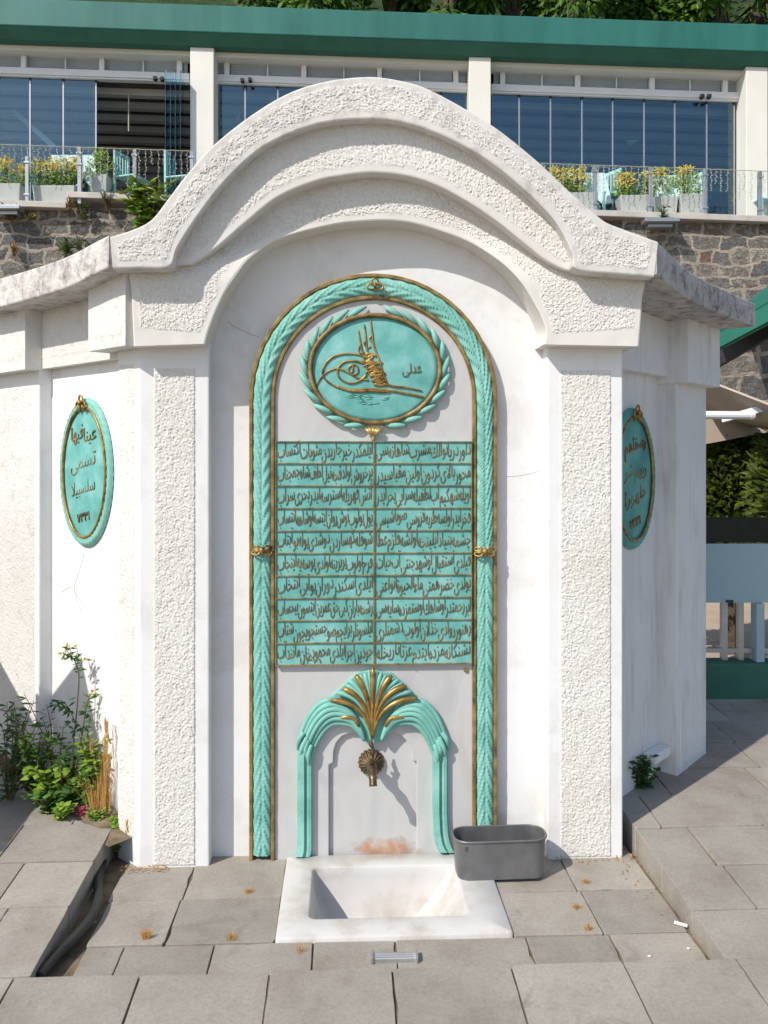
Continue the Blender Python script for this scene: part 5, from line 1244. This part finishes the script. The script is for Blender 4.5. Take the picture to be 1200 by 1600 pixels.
# road and pale wall seen through the fence
q = MB(); q.add([tuple(K @ Vector(p)) for p in ((1.2, 5.3, .02), (12, 5.3, .02), (12, 11, .10), (1.2, 11, .10))], [(0, 1, 2, 3)]); tag(q.build('road', pm('tan_road', [(.36, .28, .21), (.44, .35, .27)], .9, 3, 40, .3)), kind='structure')
rw_ = empty('rendered_wall', K @ Vector((5, 11, 0)), -TH); tag(rw_, 'low pale concrete wall across the road seen under the mesh fence', 'wall')
q = MB(); q.box(-3, 7, 0, .3, -.1, .70); q.box(-3, 7, -.03, .33, .70, .78); q.build('wall_face', 'concrete', rw_)
# clipped conifers
def conifer(px, py0, py1, T, wd, label, seed, n=7000):
    r = random.Random(seed); x = xb(px, T); z0 = .1; h = zb_(py1, T)-z0; root = empty('conifer', K @ Vector((x, T, z0)), -TH); tag(root, label, 'conifer', 'conifers behind the fence')
    q = MB(); q.tube([(0, 0, 0), (.02, 0, h*.6), (0, 0, h*.95)], [.06, .045, .01], 7); q.build('trunk', 'bark', root)
    l = MB()
    for k in range(n):
        t = r.random(); rad = wd/2*(1-.35*t)*r.uniform(.55, 1.05)*(1+.22*noise.noise((t*7, r.random()*3, seed))); a = r.uniform(0, 6.283)
        c = Vector((math.cos(a)*rad, math.sin(a)*rad, h*(.40+.60*t)))
        for j in range(2): l.leaf(c+Vector((r.uniform(-.04, .04), r.uniform(-.04, .04), r.uniform(-.04, .04))), (math.cos(a)+r.uniform(-.6, .6), math.sin(a)+r.uniform(-.6, .6), r.uniform(-.1, .9)), (r.uniform(-1, 1), -1, r.uniform(0, 1)), r.uniform(.06, .11), .035)
    l.build('crown', 'leaf_conifer', root)
conifer(1140, 820, 668, 6.6, 1.0, 'dense dark conifer behind the fence beside the fountain', 3)
conifer(1236, 830, 690, 5.9, .50, 'lit conifer at the right picture edge', 4, 3500)
# dark background wall behind the canopies
bw_ = empty('stone_outbuilding', K @ Vector((6, 9.4, 0)), -TH); tag(bw_, 'shaded rubble wall of an outbuilding behind the canopies on the right', 'building')
q = MB(); q.box(-3.0, 4, 0, .4, 1.6, 3.4); q.build('wall_face', 'stone', bw_)
for sx in (-2.7, 3.7): q = MB(); q.box(sx-.15, sx+.15, -.02, .42, -.1, 1.6); q.build('pillar', 'concrete', bw_)
# beige canopy with a white roller bar
T2 = 5.2
def slab_quad(pts, th):
    q = MB(); P = [Vector(p) for p in pts]; n = (P[1]-P[0]).cross(P[2]-P[0]).normalized()*th; q.add([*P, *[p+n for p in P]], [(3, 2, 1, 0), (4, 5, 6, 7), (0, 1, 5, 4), (1, 2, 6, 5), (2, 3, 7, 6), (3, 0, 4, 7)]); return q
cn = empty('beige_canopy', at(1150, 640, T2), -TH); tag(cn, 'beige canvas canopy with a white roller bar under it, right of the fountain', 'canopy')
L_ = lambda px, py, T: (Matrix.Rotation(TH, 4, 'Z') @ (at(px, py, T)-cn.location))
q = slab_quad([L_(1085, 588, 5.9), L_(1290, 668, 4.7), L_(1290, 690, 5.6), L_(1085, 648, 6.8)], .012); q.build('canopy_top', 'canvas', cn)
q = slab_quad([L_(1070, 700, 6.2), L_(1330, 650, 6.2), L_(1330, 618, 6.2), L_(1070, 655, 6.2)], .012); q.build('valance', 'canvas', cn)
q = MB(); q.tube([L_(1060, 648, 5.3), L_(1172, 649, 5.3)], .024, 12); q.tube([L_(1172, 649, 5.3), L_(1178, 648.5, 5.3)], [.028, .026], 12); q.build('roller_bar', 'white', cn, smooth=False)
q = MB(); q.bar(L_(1130, 655, 5.6), L_(1290, 612, 5.0), .03, .04); q.build('support_arm', 'louvre', cn)
q = MB(); q.bar(L_(1290, 640, 5.6), (L_(1290, 640, 5.6)[0], L_(1290, 640, 5.6)[1], -at(1150, 640, T2).z+.15), .06); q.build('pole', 'louvre', cn)
# green awning
aw_ = empty('green_awning', at(1200, 500, 6.3), -TH); tag(aw_, 'green fabric awning sloping up to the right behind the fountain cornice', 'awning')
L2 = lambda px, py, T: (Matrix.Rotation(TH, 4, 'Z') @ (at(px, py, T)-aw_.location))
q = slab_quad([L2(1110, 529, 6.0), L2(1330, 396, 5.3), L2(1330, 335, 9.2), L2(1152, 490, 9.2)], .012); q.build('awning_top', 'awn', aw_)
q = slab_quad([L2(1110, 551, 6.0), L2(1330, 434, 5.3), L2(1330, 397, 5.3), L2(1110, 530, 6.0)], .010); q.build('awning_valance', 'awn', aw_)
q = slab_quad([L2(1100, 588, 6.7), L2(1340, 452, 5.9), L2(1340, 400, 5.9), L2(1100, 536, 6.7)], .05); q.build('underside_shade_sheet', 'black', aw_)  # black sheet standing in for the deep shade under the awning
q = MB(); q.bar(L2(1110, 551, 6.02), L2(1330, 434, 5.32), .03); q.build('front_rail', 'greenwall', aw_)
q = MB(); q.bar(L2(1325, 436, 5.4), (L2(1325, 436, 5.4)[0], L2(1325, 436, 5.4)[1], -at(1200, 500, 6.3).z+.15), .06); q.build('pole', 'louvre', aw_)
